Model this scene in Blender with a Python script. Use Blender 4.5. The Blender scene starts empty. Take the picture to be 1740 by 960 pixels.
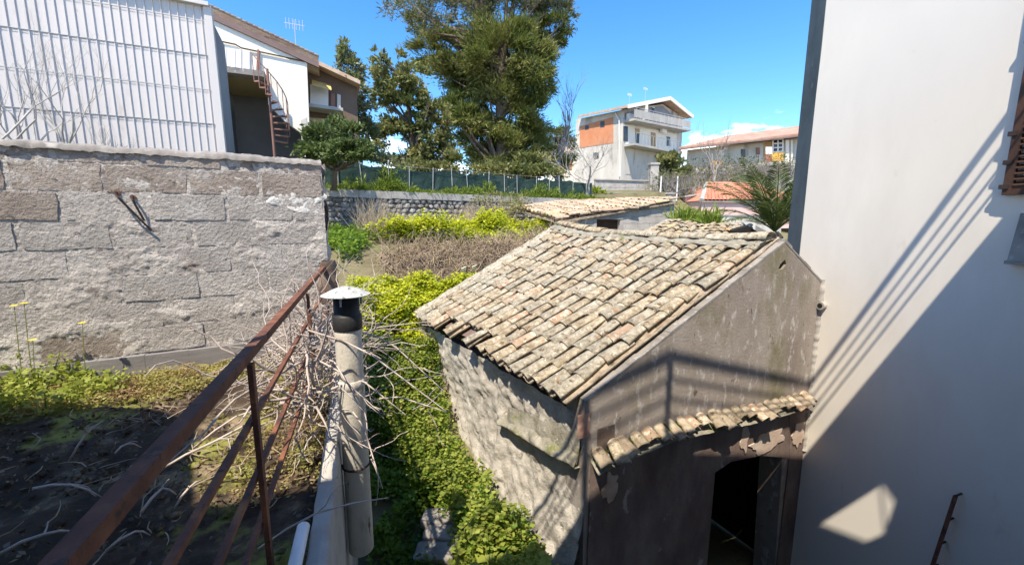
import bpy, bmesh, math, random
import numpy as np
from mathutils import Vector, Matrix, noise
from mathutils.geometry import tessellate_polygon

random.seed(7); RNG = np.random.default_rng(11)
SC = bpy.context.scene
COL = SC.collection
R = math.radians

# ------------------------------------------------------------------ camera, sky, sun, exposure
F_PX, PITCH = 690.0, math.atan(105 / 690.0)
cam_d = bpy.data.cameras.new('camera'); cam = bpy.data.objects.new('camera', cam_d); COL.objects.link(cam)
cam_d.sensor_width = 36.0; cam_d.lens = 36.0 * F_PX / 1740.0
cam_d.clip_start = 0.05; cam_d.clip_end = 3000
cam.location = (0, 0, 0); cam.rotation_euler = (math.pi / 2 - PITCH, 0, 0)
SC.camera = cam

SUN_AZ, SUN_EL = 20.0, 59.6           # direction the light travels (right of forward), height above horizon
world = bpy.data.worlds.new('World'); SC.world = world; world.use_nodes = True
wn = world.node_tree; wn.nodes.clear()
w_out = wn.nodes.new('ShaderNodeOutputWorld'); w_bg = wn.nodes.new('ShaderNodeBackground')
sky = wn.nodes.new('ShaderNodeTexSky'); sky.sky_type = 'NISHITA'; sky.sun_disc = False
sky.sun_elevation = R(SUN_EL); sky.sun_rotation = R(180 + SUN_AZ)
sky.air_density = 1.0; sky.dust_density = 0.3; sky.ozone_density = 3.0; sky.altitude = 300
hsv = wn.nodes.new('ShaderNodeHueSaturation'); hsv.inputs['Saturation'].default_value = 1.30
hsv.inputs['Value'].default_value = 1.0
wn.links.new(sky.outputs[0], hsv.inputs['Color'])
# low cumulus banks all round the horizon
tc = wn.nodes.new('ShaderNodeTexCoord'); sep = wn.nodes.new('ShaderNodeSeparateXYZ')
wn.links.new(tc.outputs['Generated'], sep.inputs[0])
nz = wn.nodes.new('ShaderNodeTexNoise'); nz.inputs['Scale'].default_value = 5.5; nz.inputs['Detail'].default_value = 9
nz.inputs['Roughness'].default_value = 0.55
mp = wn.nodes.new('ShaderNodeMapping'); mp.inputs['Scale'].default_value = (1, 1, 2.2); mp.inputs['Location'].default_value = (0.37, 0.1, 0.0)
wn.links.new(tc.outputs['Generated'], mp.inputs[0]); wn.links.new(mp.outputs[0], nz.inputs['Vector'])
elev = wn.nodes.new('ShaderNodeMapRange'); elev.inputs['From Min'].default_value = 0.10; elev.inputs['From Max'].default_value = 0.30
elev.inputs['To Min'].default_value = 0.13; elev.inputs['To Max'].default_value = -0.32
wn.links.new(sep.outputs['Z'], elev.inputs['Value'])
cadd = wn.nodes.new('ShaderNodeMath'); cadd.operation = 'ADD'
wn.links.new(nz.outputs['Fac'], cadd.inputs[0]); wn.links.new(elev.outputs[0], cadd.inputs[1])
cr = wn.nodes.new('ShaderNodeMapRange'); cr.inputs['From Min'].default_value = 0.51; cr.inputs['From Max'].default_value = 0.61
wn.links.new(cadd.outputs[0], cr.inputs['Value'])
cmix = wn.nodes.new('ShaderNodeMix'); cmix.data_type = 'RGBA'
cmix.inputs[7].default_value = (8.5, 8.8, 9.2, 1)
wn.links.new(cr.outputs[0], cmix.inputs[0]); wn.links.new(hsv.outputs[0], cmix.inputs[6])
wn.links.new(cmix.outputs[2], w_bg.inputs['Color'])
w_bg.inputs['Strength'].default_value = 0.135
wn.links.new(w_bg.outputs[0], w_out.inputs['Surface'])

sun_d = bpy.data.lights.new('sun', 'SUN'); sun_d.energy = 3.7; sun_d.angle = R(0.5); sun_d.color = (1.0, 0.885, 0.715)
sun = bpy.data.objects.new('sun', sun_d); COL.objects.link(sun)
S_DIR = Vector((math.sin(R(SUN_AZ)), math.cos(R(SUN_AZ)), -math.tan(R(SUN_EL)))).normalized()
sun.rotation_euler = S_DIR.to_track_quat('-Z', 'Y').to_euler(); sun.location = (0, -20, 30)

SC.view_settings.view_transform = 'Standard'; SC.view_settings.look = 'None'
SC.view_settings.gamma = 1.0; SC.view_settings.exposure = 1.22; SC.view_settings.use_curve_mapping = False

# ------------------------------------------------------------------ measuring: photograph pixel -> place (eye at origin, x right, y ahead, z up)
def ray(px, py):
    x = (px - 870) / F_PX; y = -(py - 480) / F_PX
    c, s = math.cos(PITCH), math.sin(PITCH)
    return Vector((x, c + y * s, -s + y * c))
def PY(px, py, Y): r = ray(px, py); return r * (Y / r.y)
def PZ(px, py, z): r = ray(px, py); return r * (z / r.z)
def PW(px, py, p0, d):
    n = Vector((-d.y, d.x, 0)); r = ray(px, py); return r * (n.dot(p0) / n.dot(r))
def AZ(a): return Vector((math.sin(R(a)), math.cos(R(a)), 0))
def lerp(a, b, t): return a + (b - a) * t
UP = Vector((0, 0, 1))

# ------------------------------------------------------------------ materials
MATS = {}
def _new(name):
    m = bpy.data.materials.new(name); m.use_nodes = True
    nt = m.node_tree; nt.nodes.clear()
    o = nt.nodes.new('ShaderNodeOutputMaterial'); b = nt.nodes.new('ShaderNodeBsdfPrincipled')
    nt.links.new(b.outputs[0], o.inputs['Surface'])
    MATS[name] = m
    return m, nt, b, o
def _c(c): return (c[0], c[1], c[2], 1)
def mat(name, cols, scale=4.0, detail=8, rough=0.9, bump=0.3, bscale=40.0, bdist=0.01, stretch=(1, 1, 1), spots=(), var=0.0, metal=0.0, nrough=0.6, spec=0.3):
    m, nt, b, o = _new(name)
    N, L = nt.nodes.new, nt.links.new
    geo = N('ShaderNodeNewGeometry'); mpg = N('ShaderNodeMapping'); mpg.inputs['Scale'].default_value = stretch
    L(geo.outputs['Position'], mpg.inputs[0])
    def nse(sc, det=8, ro=0.6, raw=False):
        n = N('ShaderNodeTexNoise'); n.inputs['Scale'].default_value = sc; n.inputs['Detail'].default_value = det
        n.inputs['Roughness'].default_value = ro
        L((geo.outputs['Position'] if raw else mpg.outputs[0]), n.inputs['Vector']); return n.outputs['Fac']
    if len(cols) == 1:
        rgb = N('ShaderNodeRGB'); rgb.outputs[0].default_value = _c(cols[0]); cur = rgb.outputs[0]
    else:
        rp = N('ShaderNodeValToRGB'); el = rp.color_ramp.elements
        k = len(cols)
        el[0].position = 0.30; el[0].color = _c(cols[0]); el[1].position = 0.70; el[1].color = _c(cols[-1])
        for i in range(1, k - 1):
            e = el.new(0.30 + 0.40 * i / (k - 1)); e.color = _c(cols[i])
        L(nse(scale, detail, nrough), rp.inputs[0]); cur = rp.outputs[0]
    for (c, sc, lo, hi) in spots:
        mr = N('ShaderNodeMapRange'); mr.inputs['From Min'].default_value = lo; mr.inputs['From Max'].default_value = hi
        L(nse(sc, 6, 0.65), mr.inputs['Value'])
        mx = N('ShaderNodeMix'); mx.data_type = 'RGBA'; mx.inputs[7].default_value = _c(c)
        L(mr.outputs[0], mx.inputs[0]); L(cur, mx.inputs[6]); cur = mx.outputs[2]
    if var:
        oi = N('ShaderNodeObjectInfo'); mr = N('ShaderNodeMapRange')
        mr.inputs['To Min'].default_value = 1 - var; mr.inputs['To Max'].default_value = 1 + var
        L(oi.outputs['Random'], mr.inputs['Value'])
        h = N('ShaderNodeHueSaturation'); L(mr.outputs[0], h.inputs['Value']); L(cur, h.inputs['Color']); cur = h.outputs[0]
    L(cur, b.inputs['Base Color'])
    b.inputs['Roughness'].default_value = rough; b.inputs['Metallic'].default_value = metal
    b.inputs['Specular IOR Level'].default_value = spec
    if bump:
        bp = N('ShaderNodeBump'); bp.inputs['Strength'].default_value = bump; bp.inputs['Distance'].default_value = bdist
        L(nse(bscale, 8, 0.65, True), bp.inputs['Height']); L(bp.outputs[0], b.inputs['Normal'])
    return m
def leafmat(name, c1, c2, trans=0.35, c3=None, nscale=1.5):
    m, nt, b, o = _new(name)
    N, L = nt.nodes.new, nt.links.new
    geo = N('ShaderNodeNewGeometry')
    mx = N('ShaderNodeMix'); mx.data_type = 'RGBA'; mx.inputs[6].default_value = _c(c1); mx.inputs[7].default_value = _c(c2)
    L(geo.outputs['Random Per Island'], mx.inputs[0]); cur = mx.outputs[2]
    if c3:
        n = N('ShaderNodeTexNoise'); n.inputs['Scale'].default_value = nscale; n.inputs['Detail'].default_value = 4
        L(geo.outputs['Position'], n.inputs['Vector'])
        mr = N('ShaderNodeMapRange'); mr.inputs['From Min'].default_value = 0.45; mr.inputs['From Max'].default_value = 0.62
        L(n.outputs['Fac'], mr.inputs['Value'])
        m2 = N('ShaderNodeMix'); m2.data_type = 'RGBA'; m2.inputs[7].default_value = _c(c3)
        L(mr.outputs[0], m2.inputs[0]); L(cur, m2.inputs[6]); cur = m2.outputs[2]
    L(cur, b.inputs['Base Color']); b.inputs['Roughness'].default_value = 0.5; b.inputs['Specular IOR Level'].default_value = 0.35
    t = N('ShaderNodeBsdfTranslucent'); L(cur, t.inputs['Color'])
    ms = N('ShaderNodeMixShader'); ms.inputs[0].default_value = trans
    L(b.outputs[0], ms.inputs[1]); L(t.outputs[0], ms.inputs[2]); L(ms.outputs[0], o.inputs['Surface'])
    return m

mat('soil', [(.045, .033, .024), (.10, .075, .05), (.16, .125, .085)], 3, bump=.8, bscale=18, bdist=.03, spots=[((.10, .12, .03), 1.3, .56, .66)])
mat('field_soil', [(.10, .085, .05), (.17, .15, .08), (.12, .13, .05)], 1.2, bump=.6, bscale=6, bdist=.05)
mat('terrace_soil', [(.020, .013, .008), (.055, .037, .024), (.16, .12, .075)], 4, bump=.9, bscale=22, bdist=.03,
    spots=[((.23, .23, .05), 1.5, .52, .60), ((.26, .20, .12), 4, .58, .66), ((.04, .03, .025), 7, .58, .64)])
mat('block', [(.31, .285, .265), (.40, .375, .35), (.48, .455, .43)], 3.0, bump=1.0, bscale=34, bdist=.03, var=.07,
    spots=[((.46, .44, .42), 5, .54, .66), ((.13, .11, .10), 16, .63, .70)])
mat('block_brown', [(.22, .185, .16), (.31, .265, .23), (.39, .345, .31)], 3.0, bump=1.0, bscale=34, bdist=.03, var=.08,
    spots=[((.12, .10, .08), 9, .57, .67), ((.40, .36, .31), 6, .60, .70)])
mat('mortar', [(.36, .33, .31), (.46, .43, .40), (.55, .52, .48)], 3.5, bump=1.0, bscale=36, bdist=.03, spots=[((.24, .20, .18), 4, .58, .70)])
mat('mortar_pale', [(.52, .50, .47), (.60, .58, .55), (.66, .64, .61)], 6, bump=.9, bscale=40, bdist=.015)
mat('cement', [(.30, .28, .26), (.40, .38, .35), (.47, .45, .42)], 3, bump=.5, bscale=40)
mat('cement_dark', [(.15, .14, .13), (.23, .215, .20), (.30, .28, .26)], 4, bump=.6, bscale=30, spots=[((.36, .35, .33), 12, .58, .66)])
mat('mossy_cement', [(.16, .15, .115), (.25, .235, .19), (.34, .32, .27)], 6, bump=.9, bscale=30, bdist=.02, spots=[((.15, .16, .06), 4, .56, .66), ((.42, .40, .35), 14, .60, .68)])
mat('grey_board', [(.16, .15, .15), (.21, .20, .20), (.27, .26, .255)], 2, bump=.3, bscale=30, stretch=(1, 1, 8))
mat('wall_white', [(.655, .62, .565), (.68, .645, .585), (.70, .665, .605)], 1.2, bump=.25, bscale=160, bdist=.002, rough=.95,
    stretch=(1, 1, .35), spots=[((.62, .58, .52), .9, .54, .78), ((.55, .50, .435), 5, .64, .78)])
mat('wall_grey', [(.13, .145, .135), (.18, .195, .18), (.23, .24, .225)], 1.6, bump=.5, bscale=40, spots=[((.28, .28, .26), 7, .62, .72)])
mat('house_render', [(.72, .70, .66), (.78, .76, .72)], 2, bump=.2)
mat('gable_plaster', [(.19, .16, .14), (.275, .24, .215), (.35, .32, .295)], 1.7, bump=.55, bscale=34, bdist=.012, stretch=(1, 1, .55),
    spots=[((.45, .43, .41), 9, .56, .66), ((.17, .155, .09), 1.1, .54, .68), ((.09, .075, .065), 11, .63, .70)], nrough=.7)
mat('rubble_plaster', [(.29, .265, .23), (.40, .375, .335), (.50, .475, .43)], 6, bump=.9, bscale=24, bdist=.02,
    spots=[((.23, .20, .165), 12, .58, .68), ((.42, .33, .27), 1.5, .66, .74)])
mat('red_plaster', [(.34, .16, .12), (.46, .27, .21), (.50, .38, .31)], 5, bump=.5, bscale=30)
mat('pink_plaster', [(.40, .28, .22), (.50, .39, .32), (.55, .47, .41)], 5, bump=.5, bscale=30)
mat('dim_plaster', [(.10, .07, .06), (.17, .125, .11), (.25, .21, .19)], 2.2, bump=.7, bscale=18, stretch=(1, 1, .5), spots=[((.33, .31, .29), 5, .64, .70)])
TILE_SPOTS = [((.33, .20, .12), 7, .59, .66), ((.13, .085, .05), 9, .575, .635), ((.56, .51, .40), 24, .57, .65), ((.42, .21, .06), 5.0, .66, .70)]
mat('tile', [(.17, .125, .08), (.32, .27, .19), (.47, .42, .32)], 17, bump=1.0, bscale=60, bdist=.010, var=.10, spots=TILE_SPOTS)
mat('tile_grey', [(.17, .14, .10), (.32, .29, .225), (.46, .43, .35)], 18, bump=1.0, bscale=60, bdist=.010, var=.10,
    spots=[((.30, .19, .12), 8, .60, .66), ((.13, .095, .06), 10, .58, .64), ((.57, .54, .45), 26, .57, .65)])
mat('tile_red', [(.30, .185, .12), (.38, .27, .19), (.46, .38, .28)], 9, bump=.9, bscale=70, bdist=.006, var=.15,
    spots=[((.55, .50, .40), 15, .52, .60), ((.12, .085, .05), 19, .60, .66)])
mat('tile_orange', [(.46, .27, .10), (.50, .38, .22), (.52, .45, .33)], 8, bump=.8, bscale=60, bdist=.006, var=.15, spots=[((.14, .10, .06), 12, .62, .68)])
mat('tile_pan', [(.20, .15, .11), (.30, .245, .18), (.40, .35, .27)], 12, bump=.8, bscale=60, bdist=.006, var=.15, spots=[((.10, .08, .05), 10, .56, .64)])
mat('tile_far', [(.36, .24, .17), (.46, .33, .24), (.54, .45, .35)], 2.5, bump=.5, bscale=25, var=.14, spots=[((.22, .15, .10), 5, .60, .68)])
mat('tile_brown', [(.33, .19, .14), (.40, .25, .19), (.46, .32, .25)], 1.2, bump=.6, bscale=12, bdist=.05, spots=[((.28, .17, .13), 3, .58, .66)])
mat('tile_new', [(.48, .20, .13), (.55, .25, .16)], 2, bump=.3, bscale=30, var=.1)
mat('rust', [(.08, .034, .024), (.15, .064, .042), (.26, .11, .055)], 9, rough=.75, bump=.5, bscale=90, bdist=.003, spots=[((.05, .035, .03), 20, .55, .65), ((.30, .13, .05), 5, .64, .70)])
mat('iron_dark', [(.025, .02, .018), (.06, .04, .035)], 20, rough=.7, bump=.4, bscale=80, bdist=.003)
mat('pipe_beige', [(.42, .385, .33), (.54, .51, .45), (.62, .595, .54)], 5, rough=.8, bump=.5, bscale=50, bdist=.006, stretch=(1, 1, .25), spots=[((.26, .225, .18), 6, .57, .68), ((.14, .12, .10), 22, .62, .68)])
mat('black_sleeve', [(.012, .012, .013), (.03, .03, .032)], 6, rough=.55, bump=.2)
mat('cap_grey', [(.28, .29, .28), (.42, .43, .42), (.52, .53, .52)], 22, rough=.8, bump=.6, bscale=60, bdist=.004, spots=[((.12, .12, .11), 40, .58, .64)])
mat('pvc_white', [(.74, .77, .80), (.80, .82, .84)], 5, rough=.4, bump=0)
mat('metal_white', [(.50, .48, .475), (.56, .535, .52), (.60, .575, .555)], 0.7, rough=.5, bump=.1, bscale=8, stretch=(1, 1, .25), spots=[((.42, .39, .36), 2.2, .58, .72), ((.34, .25, .19), 6, .70, .78)])
mat('lava', [(.12, .115, .11), (.25, .24, .225), (.40, .38, .355)], 3.0, bump=.9, bscale=14, bdist=.03, var=.2, spots=[((.46, .44, .41), 4, .58, .66)])
mat('cream', [(.74, .71, .62), (.79, .76, .68)], .7, bump=.15, spots=[((.66, .62, .54), .9, .62, .72)])
mat('cream_stain', [(.44, .42, .38), (.54, .52, .475), (.62, .60, .55)], .6, bump=.2, stretch=(1, 1, .3), spots=[((.28, .26, .235), 1.1, .54, .68)])
mat('yellow_plaster', [(.46, .38, .20), (.52, .44, .25)], 1, bump=.2)
mat('grey_plaster', [(.22, .23, .25), (.30, .31, .33)], 1, bump=.3, bscale=10)
mat('brown_shaded', [(.12, .085, .065), (.18, .13, .10)], 1, bump=.3, bscale=10)  # brown, with the shade on the wing put into the colour
mat('roof_edge', [(.16, .11, .10), (.22, .16, .15)], 2, bump=.3)
mat('awning', [(.62, .42, .14), (.68, .50, .20)], 2, bump=0)
mat('slab', [(.34, .33, .31), (.46, .45, .42)], 1, bump=.2, stretch=(1, 1, .3))
mat('white_paint', [(.74, .74, .73), (.80, .80, .79)], 2, bump=.05)
mat('opening_shade', [(.012, .011, .01), (.02, .018, .016)], 2, bump=.2)  # near-black colour standing in for shade inside openings
mat('brown_wood', [(.055, .028, .018), (.085, .045, .03)], 6, rough=.6, bump=.3, bscale=40, stretch=(1, 1, .2))
mat('old_wood', [(.22, .20, .18), (.34, .32, .29)], 6, bump=.5, bscale=30, stretch=(1, 1, .2))
mat('window_dark', [(.02, .025, .03), (.05, .055, .06)], 3, rough=.15, bump=0, spec=.5)
mat('shutter_tan', [(.36, .24, .13), (.42, .29, .16)], 2, bump=.1)
mat('orange_brick', [(.50, .20, .10), (.57, .26, .14)], 1.5, bump=.5, bscale=10, spots=[((.62, .40, .28), 1.5, .64, .72)])
mat('pink', [(.62, .42, .38), (.68, .48, .44)], .8, bump=.1)
mat('orange_panel', [(.70, .36, .06), (.74, .42, .10)], 1.5, bump=0)
mat('red_panel', [(.40, .10, .07), (.45, .13, .09)], 1.5, bump=0)
mat('red_iron', [(.22, .12, .095), (.30, .17, .14)], 3, bump=.2)
mat('steel', [(.42, .43, .43), (.50, .51, .51)], 5, rough=.5, bump=0, metal=.4)
mat('bark', [(.11, .085, .065), (.19, .155, .125)], 3, bump=.8, bscale=10, bdist=.04, stretch=(1, 1, .4))
mat('bark_pale', [(.30, .275, .25), (.40, .375, .34), (.48, .455, .42)], 4, bump=.5, bscale=25)
mat('bark_grey', [(.19, .175, .165), (.27, .255, .24)], 3, bump=.4, bscale=20)
mat('twig', [(.34, .285, .25), (.46, .40, .36), (.56, .50, .46)], 9, bump=.4, bscale=60, var=.1, spots=[((.20, .15, .13), 11, .60, .68)])
mat('twig_brown', [(.24, .18, .12), (.35, .275, .185), (.44, .36, .255)], 3, bump=.3, bscale=40)
mat('dry_straw', [(.40, .32, .22), (.52, .43, .31)], 3, bump=0)
mat('bramble', [(.10, .075, .06), (.16, .12, .095), (.22, .17, .135)], 5, bump=.6, bscale=30)
mat('net', [(.012, .032, .03), (.022, .05, .045), (.05, .08, .06)], 1.5, bump=.5, bscale=8, bdist=.05)
mat('yellow_petal', [(.75, .52, .02), (.8, .6, .04)], 5, bump=0)
mat('white_petal', [(.8, .8, .76)], bump=0)
mat('palm_trunk', [(.12, .09, .06), (.22, .17, .12)], 5, bump=.9, bscale=12, bdist=.04)
leafmat('leaf_pine', (.08, .115, .025), (.20, .235, .06), .40, (.27, .28, .085), .5)
leafmat('leaf_pine_top', (.10, .11, .065), (.23, .22, .14), .38, (.16, .18, .07), .6)
leafmat('leaf_tree', (.07, .10, .028), (.19, .215, .07), .38, (.29, .28, .10), .8)
leafmat('leaf_slim', (.10, .125, .06), (.23, .24, .13), .36, (.19, .22, .08), 1.0)
leafmat('leaf_shrub', (.06, .10, .028), (.17, .22, .07), .34)
leafmat('leaf_spurge', (.20, .28, .02), (.42, .48, .032), .45, (.15, .22, .018), 1.6)
leafmat('flower_spurge', (.50, .56, .03), (.66, .66, .05), .45)
leafmat('leaf_green', (.12, .22, .024), (.29, .42, .05), .45, (.07, .145, .02), 2.2)
leafmat('leaf_lime', (.20, .26, .04), (.44, .48, .10), .45, (.30, .34, .06), 3)
leafmat('leaf_dryish', (.26, .25, .07), (.44, .39, .13), .38, (.34, .24, .11), 4)
leafmat('leaf_litter', (.06, .04, .025), (.22, .16, .10), .1, (.12, .085, .055), 5)
leafmat('leaf_palm', (.05, .085, .02), (.135, .17, .045), .30)
leafmat('leaf_grass', (.13, .21, .025), (.28, .36, .06), .42)

# ------------------------------------------------------------------ object helpers
def tag(o, label=None, cat=None, group=None, kind=None):
    if label: o['label'] = label
    if cat: o['category'] = cat
    if group: o['group'] = group
    if kind: o['kind'] = kind
    return o
def thing(name, label, cat, loc, group=None, kind=None):
    o = bpy.data.objects.new(name, None); COL.objects.link(o); o.location = loc
    o.empty_display_size = .2
    return tag(o, label, cat, group, kind)
def world_loc(o):
    p = Vector(o.location)
    if o.parent:
        return o.parent.get('_wl') and Vector(o.parent['_wl']) or p
    return p
def adopt(o, parent):
    """child meshes are written in world coordinates; undo the parent's translation"""
    if parent is None: return o
    o.parent = parent
    if parent.type == 'EMPTY': o.matrix_parent_inverse = Matrix.Translation(-Vector(parent.location))
    return o
def obj(name, verts, faces, m, parent=None, smooth=False):
    me = bpy.data.meshes.new(name); me.from_pydata([tuple(v) for v in verts], [], faces); me.validate()
    me.materials.append(MATS[m])
    if smooth: me.polygons.foreach_set('use_smooth', [True] * len(me.polygons))
    o = bpy.data.objects.new(name, me); COL.objects.link(o)
    return adopt(o, parent)
def inst(name, me, mw, parent=None):
    o = bpy.data.objects.new(name, me); COL.objects.link(o)
    if parent is not None:
        o.parent = parent
        if parent.type == 'EMPTY': o.matrix_parent_inverse = Matrix.Translation(-Vector(parent.location))
    o.matrix_basis = mw
    return o
class MB:
    def __init__(s): s.v = []; s.f = []
    def quad(s, a, b, c, d):
        i = len(s.v); s.v += [Vector(a), Vector(b), Vector(c), Vector(d)]; s.f.append((i, i + 1, i + 2, i + 3)); return s
    def boxv(s, o, a, b, c):
        """box from corner o and three edge vectors"""
        o, a, b, c = Vector(o), Vector(a), Vector(b), Vector(c); i = len(s.v)
        s.v += [o, o + a, o + a + b, o + b, o + c, o + a + c, o + a + b + c, o + b + c]
        fs = [(0, 3, 2, 1), (4, 5, 6, 7), (0, 1, 5, 4), (1, 2, 6, 5), (2, 3, 7, 6), (3, 0, 4, 7)]
        if a.cross(b).dot(c) < 0: fs = [tuple(reversed(q)) for q in fs]
        s.f += [tuple(i + k for k in q) for q in fs]; return s
    def bar(s, p, q, w, h, up=UP):
        p, q = Vector(p), Vector(q); d = (q - p); x = d.cross(up)
        if x.length < 1e-5: x = d.cross(Vector((1, 0, 0)))
        x = x.normalized() * w; z = x.cross(d).normalized() * h
        return s.boxv(p - x / 2 - z / 2, x, d, z)
    def prism(s, poly, ext):
        """planar polygon (list of Vectors) extruded by vector ext"""
        ext = Vector(ext); n = len(poly); i = len(s.v)
        s.v += [Vector(p) for p in poly] + [Vector(p) + ext for p in poly]
        s.f.append(tuple(range(i, i + n))[::-1]); s.f.append(tuple(range(i + n, i + 2 * n)))
        for k in range(n):
            l = (k + 1) % n; s.f.append((i + k, i + l, i + n + l, i + n + k))
        return s
    def tube(s, pts, rads, n=6, cap=True):
        pts = [Vector(p) for p in pts]; i0 = len(s.v); m = len(pts)
        ref = None
        for k, p in enumerate(pts):
            d = (pts[min(k + 1, m - 1)] - pts[max(k - 1, 0)])
            if d.length < 1e-9: d = Vector((0, 0, 1))
            d.normalize()
            if ref is None: ref = d.orthogonal().normalized()
            ref = (ref - d * ref.dot(d))
            if ref.length < 1e-6: ref = d.orthogonal()
            ref.normalize(); b = d.cross(ref); r = rads[k] if hasattr(rads, '__len__') else rads
            for j in range(n):
                a = 2 * math.pi * j / n; s.v.append(p + ref * (r * math.cos(a)) + b * (r * math.sin(a)))
        for k in range(m - 1):
            for j in range(n):
                l = (j + 1) % n; a = i0 + k * n; s.f.append((a + j, a + l, a + n + l, a + n + j))
        if cap:
            s.f.append(tuple(range(i0, i0 + n))[::-1]); s.f.append(tuple(range(i0 + (m - 1) * n, i0 + m * n)))
        return s
    def lathe(s, c, prof, n=20):
        c = Vector(c); i0 = len(s.v)
        for (r, z) in prof:
            for j in range(n):
                a = 2 * math.pi * j / n; s.v.append(c + Vector((r * math.cos(a), r * math.sin(a), z)))
        for k in range(len(prof) - 1):
            for j in range(n):
                l = (j + 1) % n; a = i0 + k * n; s.f.append((a + j, a + l, a + n + l, a + n + j))
        s.f.append(tuple(range(i0, i0 + n))[::-1]); s.f.append(tuple(range(i0 + (len(prof) - 1) * n, i0 + len(prof) * n)))
        return s
    def grid(s, fn, nu, nv):
        i = len(s.v)
        for a in range(nu + 1):
            for b in range(nv + 1): s.v.append(fn(a / nu, b / nv))
        for a in range(nu):
            for b in range(nv):
                k = i + a * (nv + 1) + b; s.f.append((k, k + nv + 1, k + nv + 2, k + 1))
        return s
    def build(s, name, m, parent=None, smooth=False): return obj(name, s.v, s.f, m, parent, smooth)
def fbm(p, sc, oct=4): return noise.fractal(Vector(p) * sc, 1.0, 2.0, oct)
def npmesh(name, V, nper, m, parent=None):
    """many separate polygons of nper vertices each from an (N*nper,3) array"""
    n = len(V) // nper; me = bpy.data.meshes.new(name)
    me.vertices.add(len(V)); me.vertices.foreach_set('co', np.ascontiguousarray(V, dtype=np.float32).ravel())
    me.loops.add(len(V)); me.loops.foreach_set('vertex_index', np.arange(len(V), dtype=np.int32))
    me.polygons.add(n); me.polygons.foreach_set('loop_start', np.arange(0, len(V), nper, dtype=np.int32))
    me.update(calc_edges=True); me.materials.append(MATS[m])
    o = bpy.data.objects.new(name, me); COL.objects.link(o)
    return adopt(o, parent)
def leaves(name, pts, size, m, parent=None, aspect=.5, out=None, outw=.6, upw=.2, flat=0.0):
    """diamond leaves; out = preferred direction per point"""
    pts = np.asarray(pts, float); n = len(pts); size = np.broadcast_to(np.asarray(size, float), (n,))
    d = RNG.normal(size=(n, 3)); d /= np.linalg.norm(d, axis=1)[:, None]
    if out is not None: d = d + np.asarray(out) * outw
    d[:, 2] += upw; d /= np.linalg.norm(d, axis=1)[:, None] + 1e-9
    if flat: d[:, 2] *= (1 - flat); d /= np.linalg.norm(d, axis=1)[:, None] + 1e-9
    nrm = RNG.normal(size=(n, 3)) * (1 - .75 * flat); nrm[:, 2] += 1.6 * flat
    w = np.cross(d, nrm); w /= np.linalg.norm(w, axis=1)[:, None] + 1e-9
    nn = np.cross(d, w); s = (size * RNG.uniform(.6, 1.3, n))[:, None]
    V = np.stack([pts, pts + d * s * .45 + w * s * aspect * .5 + nn * s * .06, pts + d * s, pts + d * s * .45 - w * s * aspect * .5 + nn * s * .06], 1).reshape(-1, 3)
    return npmesh(name, V, 4, m, parent)
def blob_points(c, r, n, clumps=12, cr=.35, shell=.55):
    """points gathered in clumps through an ellipsoid"""
    c = np.array(c, float); r = np.array(r, float)
    u = RNG.normal(size=(clumps, 3)); u /= np.linalg.norm(u, axis=1)[:, None]
    rad = RNG.uniform(shell ** 3, 1, clumps)[:, None] ** (1 / 3)
    cc = u * rad
    k = RNG.integers(0, clumps, n)
    g = RNG.normal(size=(n, 3)) * np.array([1.15, 1.15, .62]) * cr * RNG.uniform(.5, 1.15, clumps)[k][:, None]
    p = cc[k] + g
    return c + p * r, (p / (np.linalg.norm(p, axis=1)[:, None] + 1e-9))

# ------------------------------------------------------------------ ground
FW_D = Vector((.817, .577, 0)); FW_N = Vector((-.577, .817, 0))
PROF = [(-60, -3.2), (3.4, -3.2), (4.6, -2.9), (5.6, -2.2), (6.4, -1.62), (7.3, -1.25), (8.3, -.72), (13.0, -.2), (13.2, .84)]
def terrain(x, y):
    d = -.577 * x + .817 * y
    far = .84 + .105 * max(0, y - 16) if y < 60 else .84 + .105 * 44
    if d >= 13.2: return far
    w = min(max((x - 6.5) / 4, 0), 1) * (1 if y > 5 else 0)
    z = PROF[-1][1]
    for (a, za), (b, zb) in zip(PROF, PROF[1:]):
        if d <= b: z = za + (zb - za) * max(0, (d - a)) / (b - a); break
    g_ = (x - .53) * .891 + (y - 3.2) * .454
    if d < 3.7 and g_ > -.30: z = z + (-4.75 - z) * min(1, (g_ + .30) / .38)
    z2 = -2.6 + (far + 2.6) * min(max((d - 3) / 10.2, 0), 1) ** 1.5
    return z * (1 - w) + z2 * w
def terr_z(x, y): return terrain(x, y) + .06 * fbm((x, y, 0), .8) if y < 40 else terrain(x, y)
def make_ground():
    xs = list(np.arange(-14, 14.01, .35)); xs = [-1500, -600, -200, -90, -50, -30, -20] + xs + [18, 24, 32, 45, 70, 120, 250, 700, 1500]
    ys = [-1500, -300, -60, -15, -6] + list(np.arange(-3, 22.01, .3)) + [24, 27, 30, 34, 38, 44, 50, 60, 80, 120, 250, 700, 1500]
    V = [Vector((x, y, terr_z(x, y))) for x in xs for y in ys]; n = len(ys)
    Fc = [(i * n + j, (i + 1) * n + j, (i + 1) * n + j + 1, i * n + j + 1) for i in range(len(xs) - 1) for j in range(n - 1)]
    o = obj('ground', V, Fc, 'field_soil', smooth=True)
    tag(o, kind='structure', label='uneven earth ground of the courtyard and the terraced field', cat='ground')
make_ground()

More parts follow.
